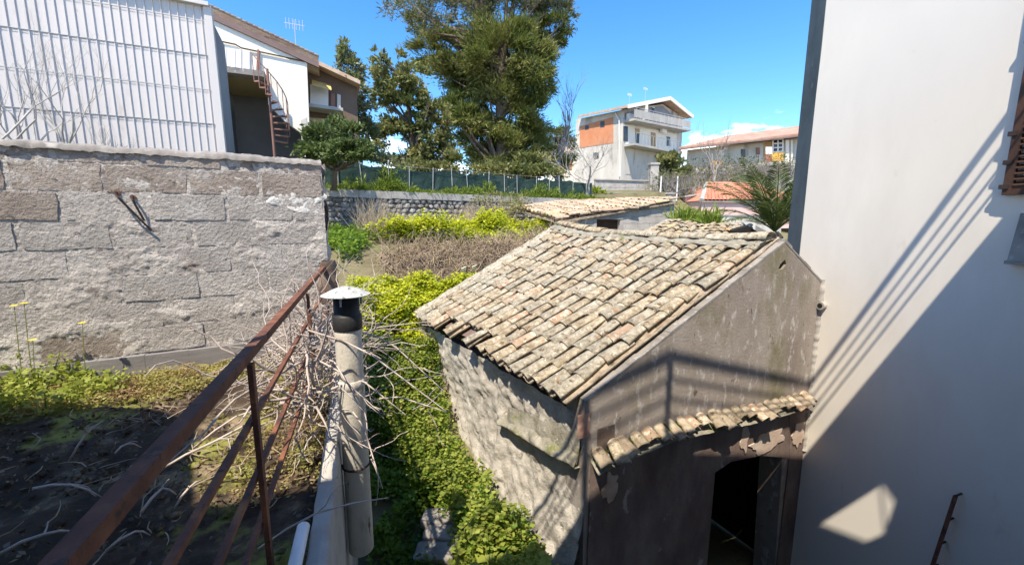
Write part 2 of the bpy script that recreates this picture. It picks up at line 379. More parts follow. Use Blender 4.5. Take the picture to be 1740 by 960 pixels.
# ------------------------------------------------------------------ roof tiles (shared meshes, one object each)
def tile_mesh(name, w, l, h, m, th=.014, seg=6, jit=.004):
    v, f = [], []; n = seg + 1
    for (yy, sc) in ((0, 1.0), (l, .80)):
        for lay in (0, 1):
            ww, hh = (w * sc / 2 - lay * th), (h * sc - lay * th)
            for k in range(n):
                a = math.pi * k / seg
                v.append(Vector((-ww * math.cos(a), yy + random.uniform(-jit, jit), hh * math.sin(a) ** .85 + random.uniform(-jit, jit) * .5)))
    o0, i0, o1, i1 = 0, n, 2 * n, 3 * n
    for k in range(seg):
        f += [(o0 + k, o0 + k + 1, o1 + k + 1, o1 + k), (i0 + k + 1, i0 + k, i1 + k, i1 + k + 1), (o0 + k + 1, o0 + k, i0 + k, i0 + k + 1)]
    f += [(o0, o1, i1, i0), (o0 + seg, i0 + seg, i1 + seg, o1 + seg)]
    me = bpy.data.meshes.new(name); me.from_pydata([tuple(q) for q in v], [], f); me.materials.append(MATS[m])
    me.polygons.foreach_set('use_smooth', [True] * len(me.polygons)); me.update()
    return me
def tile_roof(parent, p00, p10, p01, p11, ncol, nrow, covers, pan=None, skip=(), sag=None, jit=1.0, hfac=.36, extra=1.28, name='roof_tile'):
    """p00-p10 eave, p01-p11 ridge"""
    pitch = (p10 - p00).length / ncol; expo = (p01 - p00).length / nrow
    cm = []
    for m, wt in covers:
        for q in range(2): cm += [tile_mesh(name, pitch * .93, expo * extra, pitch * hfac, m)] * wt
    pm = [tile_mesh('pan_tile', pitch * .80, expo * extra, pitch * .30, pan) for q in range(2)] if pan else []
    def pos(u, v):
        p = lerp(lerp(p00, p10, u), lerp(p01, p11, u), v)
        if sag: p = p + UP * sag(u, v)
        return p
    for i in range(ncol):
        coljit = random.uniform(-.03, .03) * jit
        for j in range(nrow):
            if (i, j) in skip: continue
            u = (i + .5) / ncol; v = j / nrow
            p = pos(u, v); ux = (pos(min(u + .02, 1), v) - pos(max(u - .02, 0), v)).normalized()
            vy = (pos(u, min(v + .05, 1)) - pos(u, max(v - .05, 0))).normalized()
            nn = ux.cross(vy).normalized()
            if nn.z < 0: nn = -nn
            ux = vy.cross(nn)
            base = Matrix((ux, vy, nn)).transposed().to_4x4()
            js = random.gauss(0, .035) * jit
            q = p + vy * (expo * (js + coljit)) + nn * (pitch * (.24 + abs(random.gauss(0, .035)) * jit)) + ux * (pitch * random.gauss(0, .035) * jit)
            m = Matrix.Translation(q) @ base @ Matrix.Rotation(R(-2.6 + random.gauss(0, .9) * jit), 4, 'X') @ Matrix.Rotation(R(random.gauss(0, 2.2) * jit), 4, 'Z') @ Matrix.Rotation(R(random.gauss(0, 3) * jit), 4, 'Y')
            inst(name, random.choice(cm), m, parent)
            if pm:
                u2 = i / ncol
                q = pos(u2, v) + nn * (pitch * .30) + vy * (expo * random.gauss(0, .03)) 
                m = Matrix.Translation(q) @ base @ Matrix.Rotation(R(-2.0), 4, 'X') @ Matrix.Rotation(math.pi, 4, 'Y') @ Matrix.Rotation(R(random.gauss(0, 1.5)), 4, 'Z')
                inst('pan_tile', random.choice(pm), m, parent)

# ------------------------------------------------------------------ the old tiled shed
ZE = -1.55
E2 = PZ(978, 693, ZE); E1 = PZ(705, 540, ZE); EAVE = (E1 - E2).normalized(); G = AZ(63)
APEX = PW(1332, 415, E2, G); RIGHT = PW(1396, 482, E2, G); RB = PW(950, 388, APEX, EAVE)
NG = Vector((G.y, -G.x, 0)); NS = Vector((EAVE.y, -EAVE.x, 0)) * -1        # gable faces the camera, side wall faces left
GROUND = -4.75
def make_shed():
    t = thing('tiled_shed', 'old stone shed with lichen-covered clay tile roof and dark bare gable wall', 'shed', (E2.x, E2.y, GROUND))
    # --- gable wall: outline in the gable plane, extruded back; with the little hole under the apex and the doorway
    th = -NG * .28
    bl = PW(1003, 780, E2, G)
    def gp(px, py): return PW(px, py, E2, G)
    up_l = E2 + G * .10 + UP * .03
    outline = [Vector((bl.x, bl.y, GROUND)) - G * .02]
    # door opening px 1207..1350
    d0, d1 = gp(1212, 790), gp(1338, 780)
    outline += [Vector((d0.x, d0.y, GROUND)), gp(1213, 800), gp(1240, 782), gp(1290, 772), gp(1330, 775), Vector((d1.x, d1.y, GROUND))]
    rb = gp(1376, 690)
    outline += [Vector((rb.x, rb.y, GROUND)), gp(1376, 690), gp(1397, 482)]
    # rough rake line
    top = []
    a, b = gp(1397, 482), gp(1334, 412)
    for k in range(1, 6): top.append(lerp(a, b, k / 6) + UP * random.uniform(-.012, .02))
    top.append(b)
    c = up_l
    for k in range(1, 24): top.append(lerp(b, c, k / 24) + UP * (.01 * math.sin(k * 2.1) + random.uniform(-.008, .008)))
    top.append(c)
    outline += top
    hole = [gp(*q) for q in ((1326, 449), (1334, 441), (1336, 449), (1331, 457), (1322, 459))]
    front = [Vector(p) for p in outline]
    loops = [front, hole]; allp = front + hole
    tris = tessellate_polygon(loops); n = len(front); nh = len(hole)
    v = list(allp) + [p + th for p in allp]; N = len(allp)
    f = [tuple(q) for q in tris] + [tuple(i + N for i in q[::-1]) for q in tris]
    for k in range(n): l = (k + 1) % n; f.append((k, l, l + N, k + N))
    for k in range(nh): l = (k + 1) % nh; f.append((n + k, n + l, n + l + N, n + k + N))
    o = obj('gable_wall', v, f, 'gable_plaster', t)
    bm = bmesh.new(); bm.from_mesh(o.data); bmesh.ops.recalc_face_normals(bm, faces=bm.faces[:]); bm.to_mesh(o.data); bm.free()
    # raised cement edge along the rake
    mb = MB()
    for k in range(22):
        p, q = lerp(c, b, k / 22), lerp(c, b, (k + 1) / 22); h = random.uniform(.02, .035)
        mb.boxv(p + NG * .012 - NG * .15 + UP * -.01, q - p, NG * .14, UP * h)
    mb.build('rake_edge', 'cement_dark', t)
    mb = MB()
    a0, b0 = gp(1397, 482), gp(1334, 412)
    for k in range(6):
        p, q = lerp(b0, a0, k / 6), lerp(b0, a0, (k + 1) / 6)
        mb.boxv(p + NG * .014 - NG * .2, q - p, NG * .19, UP * random.uniform(.02, .04))
    mb.build('rake_edge', 'cement_dark', t)
    # --- side wall under the eave: bulging rubble and plaster
    s0 = E2 + G * .14; s1 = E1 + G * .14
    L = (s1 - s0).length
    def sw(u, v):
        p = lerp(s0, s1, u); z = GROUND - .1 + (ZE - .02 - GROUND) * v
        q = Vector((p.x, p.y, z))
        amp = .035 * fbm((q.x, q.y, q.z), 2.2, 3) + .022 * fbm((q.x, q.y, q.z), 7, 4) + .010 * abs(fbm((q.x, q.y, q.z), 16, 2))
        flare = .22 * max(0, -2.45 - z) ** 1.2
        ridge = .045 * math.exp(-((u - .37) / .02) ** 2)
        vd = noise.voronoi(Vector((q.x, q.y, q.z * 1.3)) * 6.5)[0]; amp += .05 * min(.35, vd[1] - vd[0]) - .008
        return q + NS * (amp + flare + ridge)
    MB().grid(sw, 150, 110).build('side_wall', 'rubble_plaster', t, True)
    MB().boxv(s0 + G * .1 + UP * (GROUND - ZE), s1 - s0, G * .2, UP * (ZE - GROUND - .25)).build('wall_core', 'dim_plaster', t)
    # back gable and the far side wall
    bk = [E1 + G * .05 + UP * (GROUND - ZE), E1 + G * .05 - UP * .03, RB - UP * .05, RB + G * .95 - UP * .6, RB + G * .95 + UP * (GROUND - RB.z)]
    MB().prism(bk, -EAVE * .2).build('back_wall', 'rubble_plaster', t)
    # small cement ledge across the side wall, broken at its far end
    la = PW(984, 790, s0 + NS * .02, EAVE) - EAVE * .02; lb = PW(857, 718, s0 + NS * .02, EAVE)
    def ledge(u, v):
        p = lerp(la, lb, u); a = -.5 * math.pi + math.pi * v
        w = .10 + .03 * fbm(p, 3, 3)
        o_ = max(0, math.cos(a)) ** .35
        q = p - NS * .12 + NS * ((.12 + w) * o_) + UP * (.028 + .04 * math.sin(a) + (.15 * (1 - o_) if math.sin(a) > 0 else 0))
        return q + (NS + UP) * (.022 * fbm(q, 8, 4))
    MB().grid(ledge, 90, 18).build('ledge', 'mossy_cement', t, True)
    pa, pb = la + UP * .045, lb + UP * .045
    def slope(u, v):
        p = lerp(la, lb, u * .93); q = lerp(p + NS * .05 + UP * .03, p - NS * .005 + UP * (.34 - .12 * u), v)
        return q + NS * (.02 * fbm(q, 5, 3))
    MB().grid(slope, 40, 12).build('plaster_fillet', 'mossy_cement', t, True)
    # red plaster at the corner under the eave
    cpt = PW(990, 722, E2, G) + NG * .004
    def rp(u, v):
        q = cpt + G * (.13 * (u - .5)) + UP * (.22 * (v - .5)); q += NG * (.012 + .008 * fbm(q, 20, 2)); return q
    MB().grid(rp, 4, 6).build('red_corner', 'red_plaster', t)
    # reddish plaster buttress at the wall foot
    fb = PW(775, 735, s0, EAVE)
    def but(u, v):
        q = fb + EAVE * (.75 * (u - .4)) + UP * (-.45 + .75 * v)
        edge = max(abs(u - .5), abs(v - .5)) * 2
        q += NS * (.05 + .22 * max(0, -2.45 - q.z) ** 1.2 + .05 * fbm(q, 5, 3) - .09 * max(0, edge - .6) / .4) ; return q
    MB().grid(but, 26, 26).build('plaster_foot', 'red_plaster', t, True)
    # --- roof: boards, mortared edge, tiles
    r00, r10, r01, r11 = E2 + G * .0 + EAVE * .12, E1, APEX + EAVE * .12 - G * .02, RB
    def sag(u, v): return -.085 * v * math.sin(math.pi * min(1, u * 1.05)) - .02 * math.sin(3.1 * math.pi * u) * (1 - v) + .012 * math.sin(9 * u + 4 * v)
    def deck(u, v): return lerp(lerp(r00, r10, u), lerp(r01, r11, u), .05 + .95 * v) + UP * (sag(u, v) - .03)
    mb = MB(); mb.grid(deck, 14, 8); mb.build('roof_deck', 'dim_plaster', t)
    def deck2(u, v): return deck(u, v) - UP * .07 + G * .1 * (1 - v)
    MB().grid(deck2, 14, 8).build('roof_boards', 'dim_plaster', t)
    skip = {(9, 0), (11, 0), (12, 0), (14, 0), (15, 0)}
    tile_roof(t, r00, r10 - EAVE * .10, r01, r11 - EAVE * .10, 20, 11, [('tile', 7), ('tile_grey', 7), ('tile_red', 1)], 'tile_pan', skip, sag, 1.35, .265)
    # mortared far verge
    def verge(u, v):
        p = lerp(r10, r11, v) + UP * (.075 + sag(.98, v) * .3)
        a = math.pi * u; q = p - EAVE * (.13 * math.cos(a)) + UP * (.05 * math.sin(a) - .03)
        return q + UP * (.018 * fbm(q, 6, 3))
    MB().grid(verge, 8, 44).build('verge_mortar', 'tile_grey', t, True)
    # ridge: mortar bed with half-round ridge tiles
    rm = [tile_mesh('ridge_tile', .25, .42, .085, m) for m in ('tile_grey', 'tile', 'tile_grey')]
    for k in range(10):
        p = lerp(r01, r11, k / 10.2) + UP * (sag(k / 10.2, 1) + .055 + random.uniform(-.012, .012))
        d = ((lerp(r01, r11, (k + 1) / 10.2) + UP * sag((k + 1) / 10.2, 1)) - (lerp(r01, r11, k / 10.2) + UP * sag(k / 10.2, 1))).normalized()
        x = d.cross(UP).normalized(); z = x.cross(d)
        inst('ridge_tile', random.choice(rm), Matrix.Translation(p) @ Matrix((x, d, z)).transposed().to_4x4() @ Matrix.Rotation(R(random.uniform(-3, 3)), 4, 'Z'), t)
    def rbed(u, v):
        p = lerp(r01, r11, v) + UP * (sag(v, 1) + .03); a = math.pi * u
        q = p - G * (.21 * math.cos(a)) + UP * (.065 * math.sin(a) - .035); return q + UP * .03 * fbm(q, 7, 3)
    MB().grid(rbed, 8, 60).build('ridge_mortar', 'mossy_cement', t, True)
    # far slope going down to the white wall
    rr = RIGHT + EAVE * .1
    def far(u, v):
        p = lerp(lerp(APEX, RB, u), lerp(rr, RB + G * 1.1 - UP * .65, u), v) + UP * (sag(u, 1) * (1 - v))
        return p + UP * (.02 + .03 * abs(math.sin(u * 16 * math.pi)))
    MB().grid(far, 96, 4).build('far_slope', 'tile_grey', t, True)
    # --- row of tiles at the foot of the gable, sheltering the door
    line = [(1003, 777), (1060, 752), (1132, 724), (1210, 708), (1286, 694), (1368, 672)]
    pts = [gp(*q) for q in line]
    cum = [0]
    for p, q in zip(pts, pts[1:]): cum.append(cum[-1] + (q - p).length)
    def at(s):
        for k in range(len(pts) - 1):
            if s <= cum[k + 1]: return lerp(pts[k], pts[k + 1], (s - cum[k]) / (cum[k + 1] - cum[k]))
        return pts[-1]
    tm = [tile_mesh('door_tile', .15, .28, .05, m) for m in ('tile', 'tile_pan', 'tile_red', 'tile_pan')]
    ntile = 23
    for k in range(ntile):
        s = cum[-1] * (k + .5) / ntile; p = at(s); ln = .15 + .05 * math.sin(k * 1.3)
        if k in (13,): ln = .10
        x = (at(min(s + .05, cum[-1])) - at(max(s - .05, 0))).normalized(); vy = (-NG * .93 + UP * .36).normalized(); n = x.cross(vy).normalized()
        x = vy.cross(n)
        q = p - vy * ln + n * random.uniform(.005, .03)
        inst('door_tile', random.choice(tm), Matrix.Translation(q) @ Matrix((x, vy, n)).transposed().to_4x4() @ Matrix.Rotation(R(random.gauss(0, 4)), 4, 'Z') @ Matrix.Rotation(R(random.gauss(0, 5)), 4, 'Y') @ Matrix.Rotation(R(random.gauss(3, 2)), 4, 'X'), t)
    def bed(u, v):
        s = u * cum[-1]; p = at(s); w = .12 * (1 - v)
        q = p + NG * w - UP * (.065 * (1 - v) / 1 + .03) ; return q + UP * (.012 * fbm(q, 12, 2))
    MB().grid(bed, 50, 4).build('tile_bed', 'mossy_cement', t, True)
    # moss line on the bed
    mp = []
    for k in range(900):
        s = min(abs(random.gauss(.9, .55)), cum[-1]); p = at(s) + NG * random.uniform(.0, .10) - UP * .01; mp.append(p + Vector((random.gauss(0, .01), random.gauss(0, .01), random.uniform(0, .035))))
    leaves('moss', mp, .022, 'leaf_green', t, .6, upw=.8)
    # pink plaster scraps over the door
    for (px, py, w, h) in ((1300, 748, .62, .30), (1352, 735, .26, .34), (1262, 742, .16, .34), (1034, 822, .17, .26)):
        c0 = gp(px, py) + NG * .030; pl = []; sd_ = random.uniform(0, 50)
        for a in range(30):
            th_ = 2 * math.pi * a / 30; rr_ = 1 + .55 * fbm((math.cos(th_) + sd_, math.sin(th_), 0), 1.6, 4); pl.append(c0 + G * (w * .5 * rr_ * math.cos(th_)) + UP * (h * .5 * rr_ * math.sin(th_)))
        MB().prism(pl, -NG * .012).build('plaster_scrap', 'pink_plaster', t)
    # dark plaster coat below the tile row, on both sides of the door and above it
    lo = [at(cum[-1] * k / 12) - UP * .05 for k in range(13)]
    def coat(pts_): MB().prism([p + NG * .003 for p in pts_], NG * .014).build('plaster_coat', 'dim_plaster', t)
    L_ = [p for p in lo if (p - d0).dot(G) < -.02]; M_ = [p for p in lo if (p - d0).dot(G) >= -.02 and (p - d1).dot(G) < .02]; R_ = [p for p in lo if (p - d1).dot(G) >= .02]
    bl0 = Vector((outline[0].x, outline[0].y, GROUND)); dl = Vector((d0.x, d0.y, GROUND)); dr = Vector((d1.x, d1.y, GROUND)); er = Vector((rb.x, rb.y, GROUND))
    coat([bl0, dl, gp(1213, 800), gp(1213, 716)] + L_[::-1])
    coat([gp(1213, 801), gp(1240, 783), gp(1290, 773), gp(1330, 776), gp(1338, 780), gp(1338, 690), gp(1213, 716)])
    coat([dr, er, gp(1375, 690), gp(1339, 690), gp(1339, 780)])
    # interior behind the doorway, its shade put in as near-black colour
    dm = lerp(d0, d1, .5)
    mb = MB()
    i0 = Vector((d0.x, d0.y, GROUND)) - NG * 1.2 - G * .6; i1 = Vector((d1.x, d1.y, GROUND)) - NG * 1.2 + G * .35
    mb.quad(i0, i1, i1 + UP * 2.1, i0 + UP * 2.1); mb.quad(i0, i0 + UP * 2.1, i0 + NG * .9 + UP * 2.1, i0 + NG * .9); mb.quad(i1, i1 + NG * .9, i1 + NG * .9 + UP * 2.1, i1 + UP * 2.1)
    mb.build('interior_wall', 'opening_shade', t)
    MB().boxv(i0 + UP * 2.1 - G * .2, (i1 - i0) + G * .4, NG * .88, UP * .08).build('interior_ceiling', 'opening_shade', t)
    dq = Vector((d0.x, d0.y, GROUND))
    MB().boxv(dq - NG * .20 + G * .02, G * .06, -NG * .05, UP * 1.22).build('door_frame', 'brown_wood', t)
    return t
make_shed()

# ------------------------------------------------------------------ white wall on the right
W_D = AZ(-20); W_N = Vector((-W_D.y, W_D.x, 0))          # faces left
def make_white_wall():
    far = PW(1360, 415, RIGHT, W_D); far = Vector((far.x, far.y, 0))
    near = far - W_D * 5.2
    t = thing('white_house', 'tall white rendered house wall with grey cement end beside the shed', 'house', (near.x, near.y, GROUND))
    L = (far - near)
    def wl(u, v):
        q = lerp(near, far, u) + UP * (GROUND - .2 + 9.6 * v); return q + W_N * (.006 * fbm(q, .9, 3))
    MB().grid(wl, 30, 40).build('wall', 'wall_white', t, True)
    rd = AZ(21)
    MB().prism([far + UP * (GROUND - .2) , far + rd * .62 + W_N * .0 + UP * (GROUND - .2), far + rd * .62 + UP * 6.4, far + UP * 6.4], Vector((rd.y, -rd.x, 0)) * .3).build('return_wall', 'wall_grey', t)
    back = Vector((W_D.y, -W_D.x, 0))
    MB().boxv(far + UP * (GROUND - .2) + back * .31, rd * .62 * 0 - W_D * 5.2, back * 4, UP * 9.6).build('house_body', 'house_render', t)
    # top cap of the grey end
    q = PW(1392, 6, RIGHT, W_D)
    # window with brown louvred shutter standing open, and its sill
    hinge = PW(1708, 332, RIGHT, W_D); z0 = hinge.z
    hb = Vector((hinge.x, hinge.y, 0))
    sd = (-W_D + W_N * .10).normalized()
    leaf = thing('window_shutter', 'brown louvred wooden shutter standing open on the white house wall', 'shutter', hb + UP * z0)
    hb2 = hb + W_N * .03; TH = W_N
    for s in (0, .42): MB().boxv(hb2 + sd * s + UP * z0, sd * .06, TH * .035, UP * 1.75).build('stile', 'brown_wood', leaf)
    for zz in (0, .85, 1.67): MB().boxv(hb2 + sd * .06 + UP * (z0 + zz), sd * .36, TH * .033, UP * .08).build('rail', 'brown_wood', leaf)
    for k in range(34):
        z = z0 + .10 + k * .046
        if .82 < z - z0 < .95: continue
        p = hb2 + sd * .06 + UP * z
        MB().boxv(p - TH * .004, sd * .36, TH * .045 - UP * .028, UP * .008).build('slat', 'brown_wood', leaf)
    for zz in (.05, .25, .48, 1.2): MB().boxv(hb2 - sd * .022 + UP * (z0 + zz), sd * .06, TH * .045, UP * .035).build('hinge', 'iron_dark', leaf)
    sl = PW(1733, 352, RIGHT, W_D); sb = Vector((sl.x, sl.y, 0))
    cl = thing('bracket_block', 'dark grey stone block under the brown shutter on the white wall', 'bracket', sb + UP * (sl.z - .45) - W_D * .10)
    q = sb + UP * (sl.z - .45) - W_D * .14
    MB().prism([q, q + W_N * .11, q + W_N * .03 + UP * .40, q + UP * .40], W_D * .12).build('block', 'cement_dark', cl)
    MB().boxv(q - UP * .02 - W_D * .01, W_D * .14, W_N * .125, UP * .03).build('lip', 'cement_dark', cl)
    # round pipe stub in the joint
    ps = PW(1394, 518, RIGHT, W_D) - W_D * .03
    st = thing('pipe_stub', 'short grey pipe stub sticking out beside the gable wall', 'pipe', ps)
    MB().tube([ps - W_N * .02, ps + W_N * .055], .05, 14).build('pipe', 'cement', st); MB().tube([ps + W_N * .056, ps + W_N * .058], .03, 12).build('bore_shade', 'opening_shade', st)  # pipe end: near-black disc stands in for the shaded opening
    # rusty iron bar on pegs low on the wall
    a, b = PW(1634, 838, RIGHT, W_D), PW(1585, 985, RIGHT, W_D)
    ib = thing('iron_rack', 'slanting rusty iron bar on short pegs low on the white wall', 'iron bar', b)
    MB().bar(a + W_N * .10, b + W_N * .10, .026, .026, W_N).build('bar', 'rust', ib)
    for k in range(4):
        p = lerp(a, b, .0 + k * .27); MB().tube([p - W_N * .01, p + W_N * .112], .009, 6).build('peg', 'iron_dark', ib)
    # crumbly joint line where the shed meets the wall
    jt = thing('mortar_joint', 'crumbly mortar joint between gable and white wall', 'mortar', (RIGHT.x, RIGHT.y, GROUND))
    jp = PW(1377, 690, RIGHT, W_D)
    def jo(u, v):
        q = Vector((RIGHT.x, RIGHT.y, -2.9 + 2.2 * v)) - W_D * .01; a = math.pi * u
        r = .018 + .022 * abs(fbm(q, 9, 3)); return q + W_N * (r * math.sin(a)) - W_D * (r * 1.3 * math.cos(a))
    MB().grid(jo, 6, 90).build('mortar_bead', 'cement', jt, True)
make_white_wall()

# ------------------------------------------------------------------ the house behind the viewer: flat roof terrace with railing (it casts the shade)
def make_own_house():
    t = thing('terrace_house', 'house with flat roof terrace and iron railing behind the viewer', 'house', (0, -2.5, GROUND))
    edge = [(4.05, 2.52), (.65, 1.348), (-.26, .80), (-1.6, .12), (-2.3, -.02), (-2.9, .80), (-3.5, 1.05), (-9, .92), (-9, -4), (6, -4), (6, 2.6)]
    # slab with an unseen gap shaped to let the sun patch through
    outer = [Vector((x, y, 2.0)) for x, y in edge]
    sun_gap = [Vector((x, y, 2.0)) for x, y in ((2.66, 1.44), (3.07, 1.42), (3.09, 1.22), (2.97, 1.00), (2.88, 1.02))][::-1]
    tris = tessellate_polygon([outer, sun_gap]); allp = outer + sun_gap; N = len(allp); n = len(outer)
    v = allp + [p - UP * .10 for p in allp]; f = [tuple(q) for q in tris] + [tuple(i + N for i in q[::-1]) for q in tris]
    for k in range(n): l = (k + 1) % n; f.append((k, l, l + N, k + N))
    for k in range(len(sun_gap)): l = (k + 1) % len(sun_gap); f.append((n + k, n + l, n + l + N, n + k + N))
    obj('roof_slab', v, f, 'slab', t)
    MB().bar((2.98, 1.0, 1.99), (3.05, 1.42, 1.99), .012, .012).build('gap_bar', 'iron_dark', t)  # unseen bar, added for the dark line across the sun patch
    MB().boxv((-9, -4, GROUND), (15, 0, 0), (0, 3.4, 0), (0, 0, 5.1)).build('wall', 'house_render', t)
    pts = [Vector((x, y, 0)) for x, y in edge[:4]]
    for p, q in zip(pts, pts[1:]):
        for z, w in ((3.0, .042), (2.77, .016), (2.57, .016), (2.39, .016)):
            MB().bar(p + UP * z, q + UP * z, w, w).build('rail', 'rust', t)
    for p in pts[1:]: MB().boxv(p + Vector((-.02, -.02, 2.0)), (.045, 0, 0), (0, .045, 0), (0, 0, 1.0)).build('post', 'rust', t)
make_own_house()

# ------------------------------------------------------------------ flat terrace on the left, with its curb
C0 = PZ(540, 960, -1.35); C1 = PZ(582, 600, -1.35); CD = (C1 - C0).normalized(); CN = Vector((CD.y, -CD.x, 0))
LW1 = Vector((-2.05, 4.5, 0)); LD = AZ(60.3); LN = Vector((LD.y, -LD.x, 0))        # left wall, faces the camera
def make_terrace():
    a = C0 - CD * 1.3; b = C1 + CD * .30
    fl = -1.42
    def tf(u, v):
        p = lerp(a, b, v); q = Vector((p.x, p.y, 0)) - CN * (.02 + 5.6 * u)
        h = fl + .05 * fbm((q.x, q.y, 0), 1.7, 4) + .02 * fbm((q.x, q.y, 3), 9, 3) - .04 * math.exp(-u * 40)
        return Vector((q.x, q.y, h))
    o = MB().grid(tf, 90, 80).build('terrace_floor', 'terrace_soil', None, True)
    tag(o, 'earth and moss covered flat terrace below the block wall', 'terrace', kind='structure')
    mb = MB(); p = a - CN * 5.6 * .5; 
    t = thing('curb_wall', 'concrete curb along the terrace edge beside the flue pipe', 'curb', (a.x, a.y, GROUND))
    def cw(u, v):
        p = lerp(a, b, u); pr = [(-.05, -.10), (-.045, .0), (.0, .010), (.03, .0), (.04, -.04), (.045, -.9), (.06, -2.6)]
        k = v * (len(pr) - 1); i = min(int(k), len(pr) - 2); s = k - i
        x = pr[i][0] + (pr[i + 1][0] - pr[i][0]) * s; z = pr[i][1] + (pr[i + 1][1] - pr[i][1]) * s
        q = Vector((p.x, p.y, -1.35)) + CN * x + UP * z
        return q + (CN + UP) * (.008 * fbm(q, 9, 3))
    MB().grid(cw, 70, 24).build('curb', 'cement', t, True)
    q0 = PZ(492, 1000, -1.315); q1 = PZ(516, 893, -1.315)
    pv = thing('plastic_pipe', 'short white plastic pipe lying along the concrete curb', 'pipe', q0)
    mb = MB(); mb.tube([q0, lerp(q0, q1, .5), q1 - (q1 - q0) * .02, q1], [.026, .026, .026, .020], 16); mb.build('pipe', 'pvc_white', pv, True)
make_terrace()

# ------------------------------------------------------------------ left block wall
def block_mesh(name, w, h, d, m):
    nu, nv = 5, 3; seed = random.uniform(0, 100); mb = MB()
    def fn(u, v):
        x, z = (u - .5) * w, (v - .5) * h
        return Vector((x + random.uniform(-.009, .009), -.004 * fbm((x + seed, 0, z), 9, 3) - random.uniform(0, .003), z + random.uniform(-.008, .008)))
    mb.grid(fn, nu, nv)
    ring = [k * (nv + 1) for k in range(nu + 1)] + [nu * (nv + 1) + k for k in range(1, nv + 1)] + [k * (nv + 1) + nv for k in range(nu - 1, -1, -1)] + [k for k in range(nv - 1, 0, -1)]
    n = len(ring); i = len(mb.v); nf = len(mb.f)
    fr = [mb.v[k].copy() for k in ring]
    mb.v += fr + [q + Vector((0, d, 0)) for q in fr]
    for k in range(n): l = (k + 1) % n; mb.f.append((i + l, i + k, i + n + k, i + n + l))
    me = bpy.data.meshes.new(name); me.from_pydata([tuple(v) for v in mb.v], [], mb.f); me.materials.append(MATS[m]); me.update()
    me.polygons.foreach_set('use_smooth', [k < nf for k in range(len(me.polygons))])
    return me
def make_left_wall():
    L = 5.2; zb, ch = -1.24, .247; n = 8
    t = thing('block_wall', 'rough grey concrete block wall with crumbly mortar above the terrace', 'wall', (LW1.x - 2, LW1.y - 1, -1.42))
    top = zb + ch * 7.5
    base = Matrix((LD, -LN, UP)).transposed().to_4x4()
    vm = {m: [block_mesh('block', .555, ch - .022, .09, m) for _ in range(5)] for m in ('block', 'block_brown')}
    hm = {m: [block_mesh('block', .27, ch - .022, .09, m) for _ in range(2)] for m in ('block', 'block_brown')}
    for r in range(8):
        off = (.29 if r % 2 else .0) + random.uniform(-.04, .04)
        z = zb + ch * (r + .5); zs = 1.0
        if r == 7: z = zb + ch * 7.22; zs = .42
        x = 0.0
        if off > .15:
            m = 'block_brown' if r >= 6 or (r == 5 and random.random() < .6) else 'block'
            c = LW1 - LD * (.15); inst('block', random.choice(hm[m]), Matrix.Translation(c + UP * z) @ base @ Matrix.Diagonal((1, 1, zs, 1)), t)
            x = .30
        while x < L - .3:
            m = 'block_brown' if r >= 6 or (r == 5 and random.random() < .6) else 'block'
            if random.random() < .08 and r < 6: m = 'block_brown'
            c = LW1 - LD * (x + .2875) + UP * z + LN * random.uniform(-.004, .007)
            inst('block', random.choice(vm[m]), Matrix.Translation(c) @ base @ Matrix.Rotation(R(random.gauss(0, .5)), 4, 'Y') @ Matrix.Diagonal((random.uniform(.97, 1.0), 1, zs, 1)), t)
            x += .58
    # mortar: uneven skin that fills the joints and smears over the block faces
    def mo(u, v):
        q = LW1 - LD * (u * (L + .0)) + UP * (zb - .05 + (top - zb + .05) * v)
        k = fbm((q.x * 1.0, q.y, q.z * 1.5), 3.2, 4)
        k2 = fbm(q + Vector((9, 3, 2)), 16, 3) + .8 * fbm(q, 38, 2)
        smear = .030 * max(0, k + .05) * (1.0 if v < .72 else .5)
        return q + LN * (-.0025 + smear * .75 + .006 * k2)
    MB().grid(mo, 420, 150).build('mortar', 'mortar', t, True)
    MB().boxv(LW1 - LD * L - LN * .25 + UP * (GROUND - .1), LD * (L - .012), LN * .20, UP * (top - GROUND)).build('wall_core', 'mortar', t)
    # rough end face
    def en(u, v):
        q = LW1 + UP * (-2.6 + (top + 2.6) * v) - LN * (.26 * u); return q + LD * (.02 + .045 * fbm(q, 5, 4))
    MB().grid(en, 8, 60).build('broken_end', 'mortar', t, True)
    # crumbling cement coping
    def cop(u, v):
        p = LW1 - LD * (L * u); a = math.pi * v; hh = .05 + .02 * fbm(p, 4, 4)
        q = p + UP * (top - .03) - LN * .12 + LN * ((.145 + .012 * fbm(p, 9, 3)) * math.cos(a)) + UP * ((hh + .02) * math.sin(a) ** .5)
        return q + (LN + UP) * (.012 * fbm(q, 16, 3))
    MB().grid(cop, 260, 10).build('coping', 'cement_dark', t, True)
    # pale plaster patch near the end
    def pp(u, v):
        w = LW1 - LD * (.01 + .48 * u + .05 * math.sin(6 * v)) + UP * (.10 + .20 * v - .04 * math.sin(5 * u)); return w + LN * (.006 + .012 * fbm(w, 9, 4) + .006 * fbm(w, 35, 2) - .02 * (max(0, abs(u - .5) - .42) + max(0, abs(v - .5) - .40)) * 5)
    MB().grid(pp, 30, 16).build('plaster_patch', 'mortar_pale', t, True)
    # grey board lying along the foot
    o0 = LW1 - LD * L + LN * .01 + UP * (-1.41)
    bd = thing('foot_board', 'long grey board standing along the foot of the block wall', 'board', o0)
    mb = MB(); ns = 16
    for i in range(ns):
        p = o0 + LD * (L * i / ns); mb.boxv(p + UP * 0, LD * (L / ns), LN * (.05 + .004 * random.random()), UP * (.168 + .006 * math.sin(i * .9)))
    mb.build('board', 'grey_board', bd)
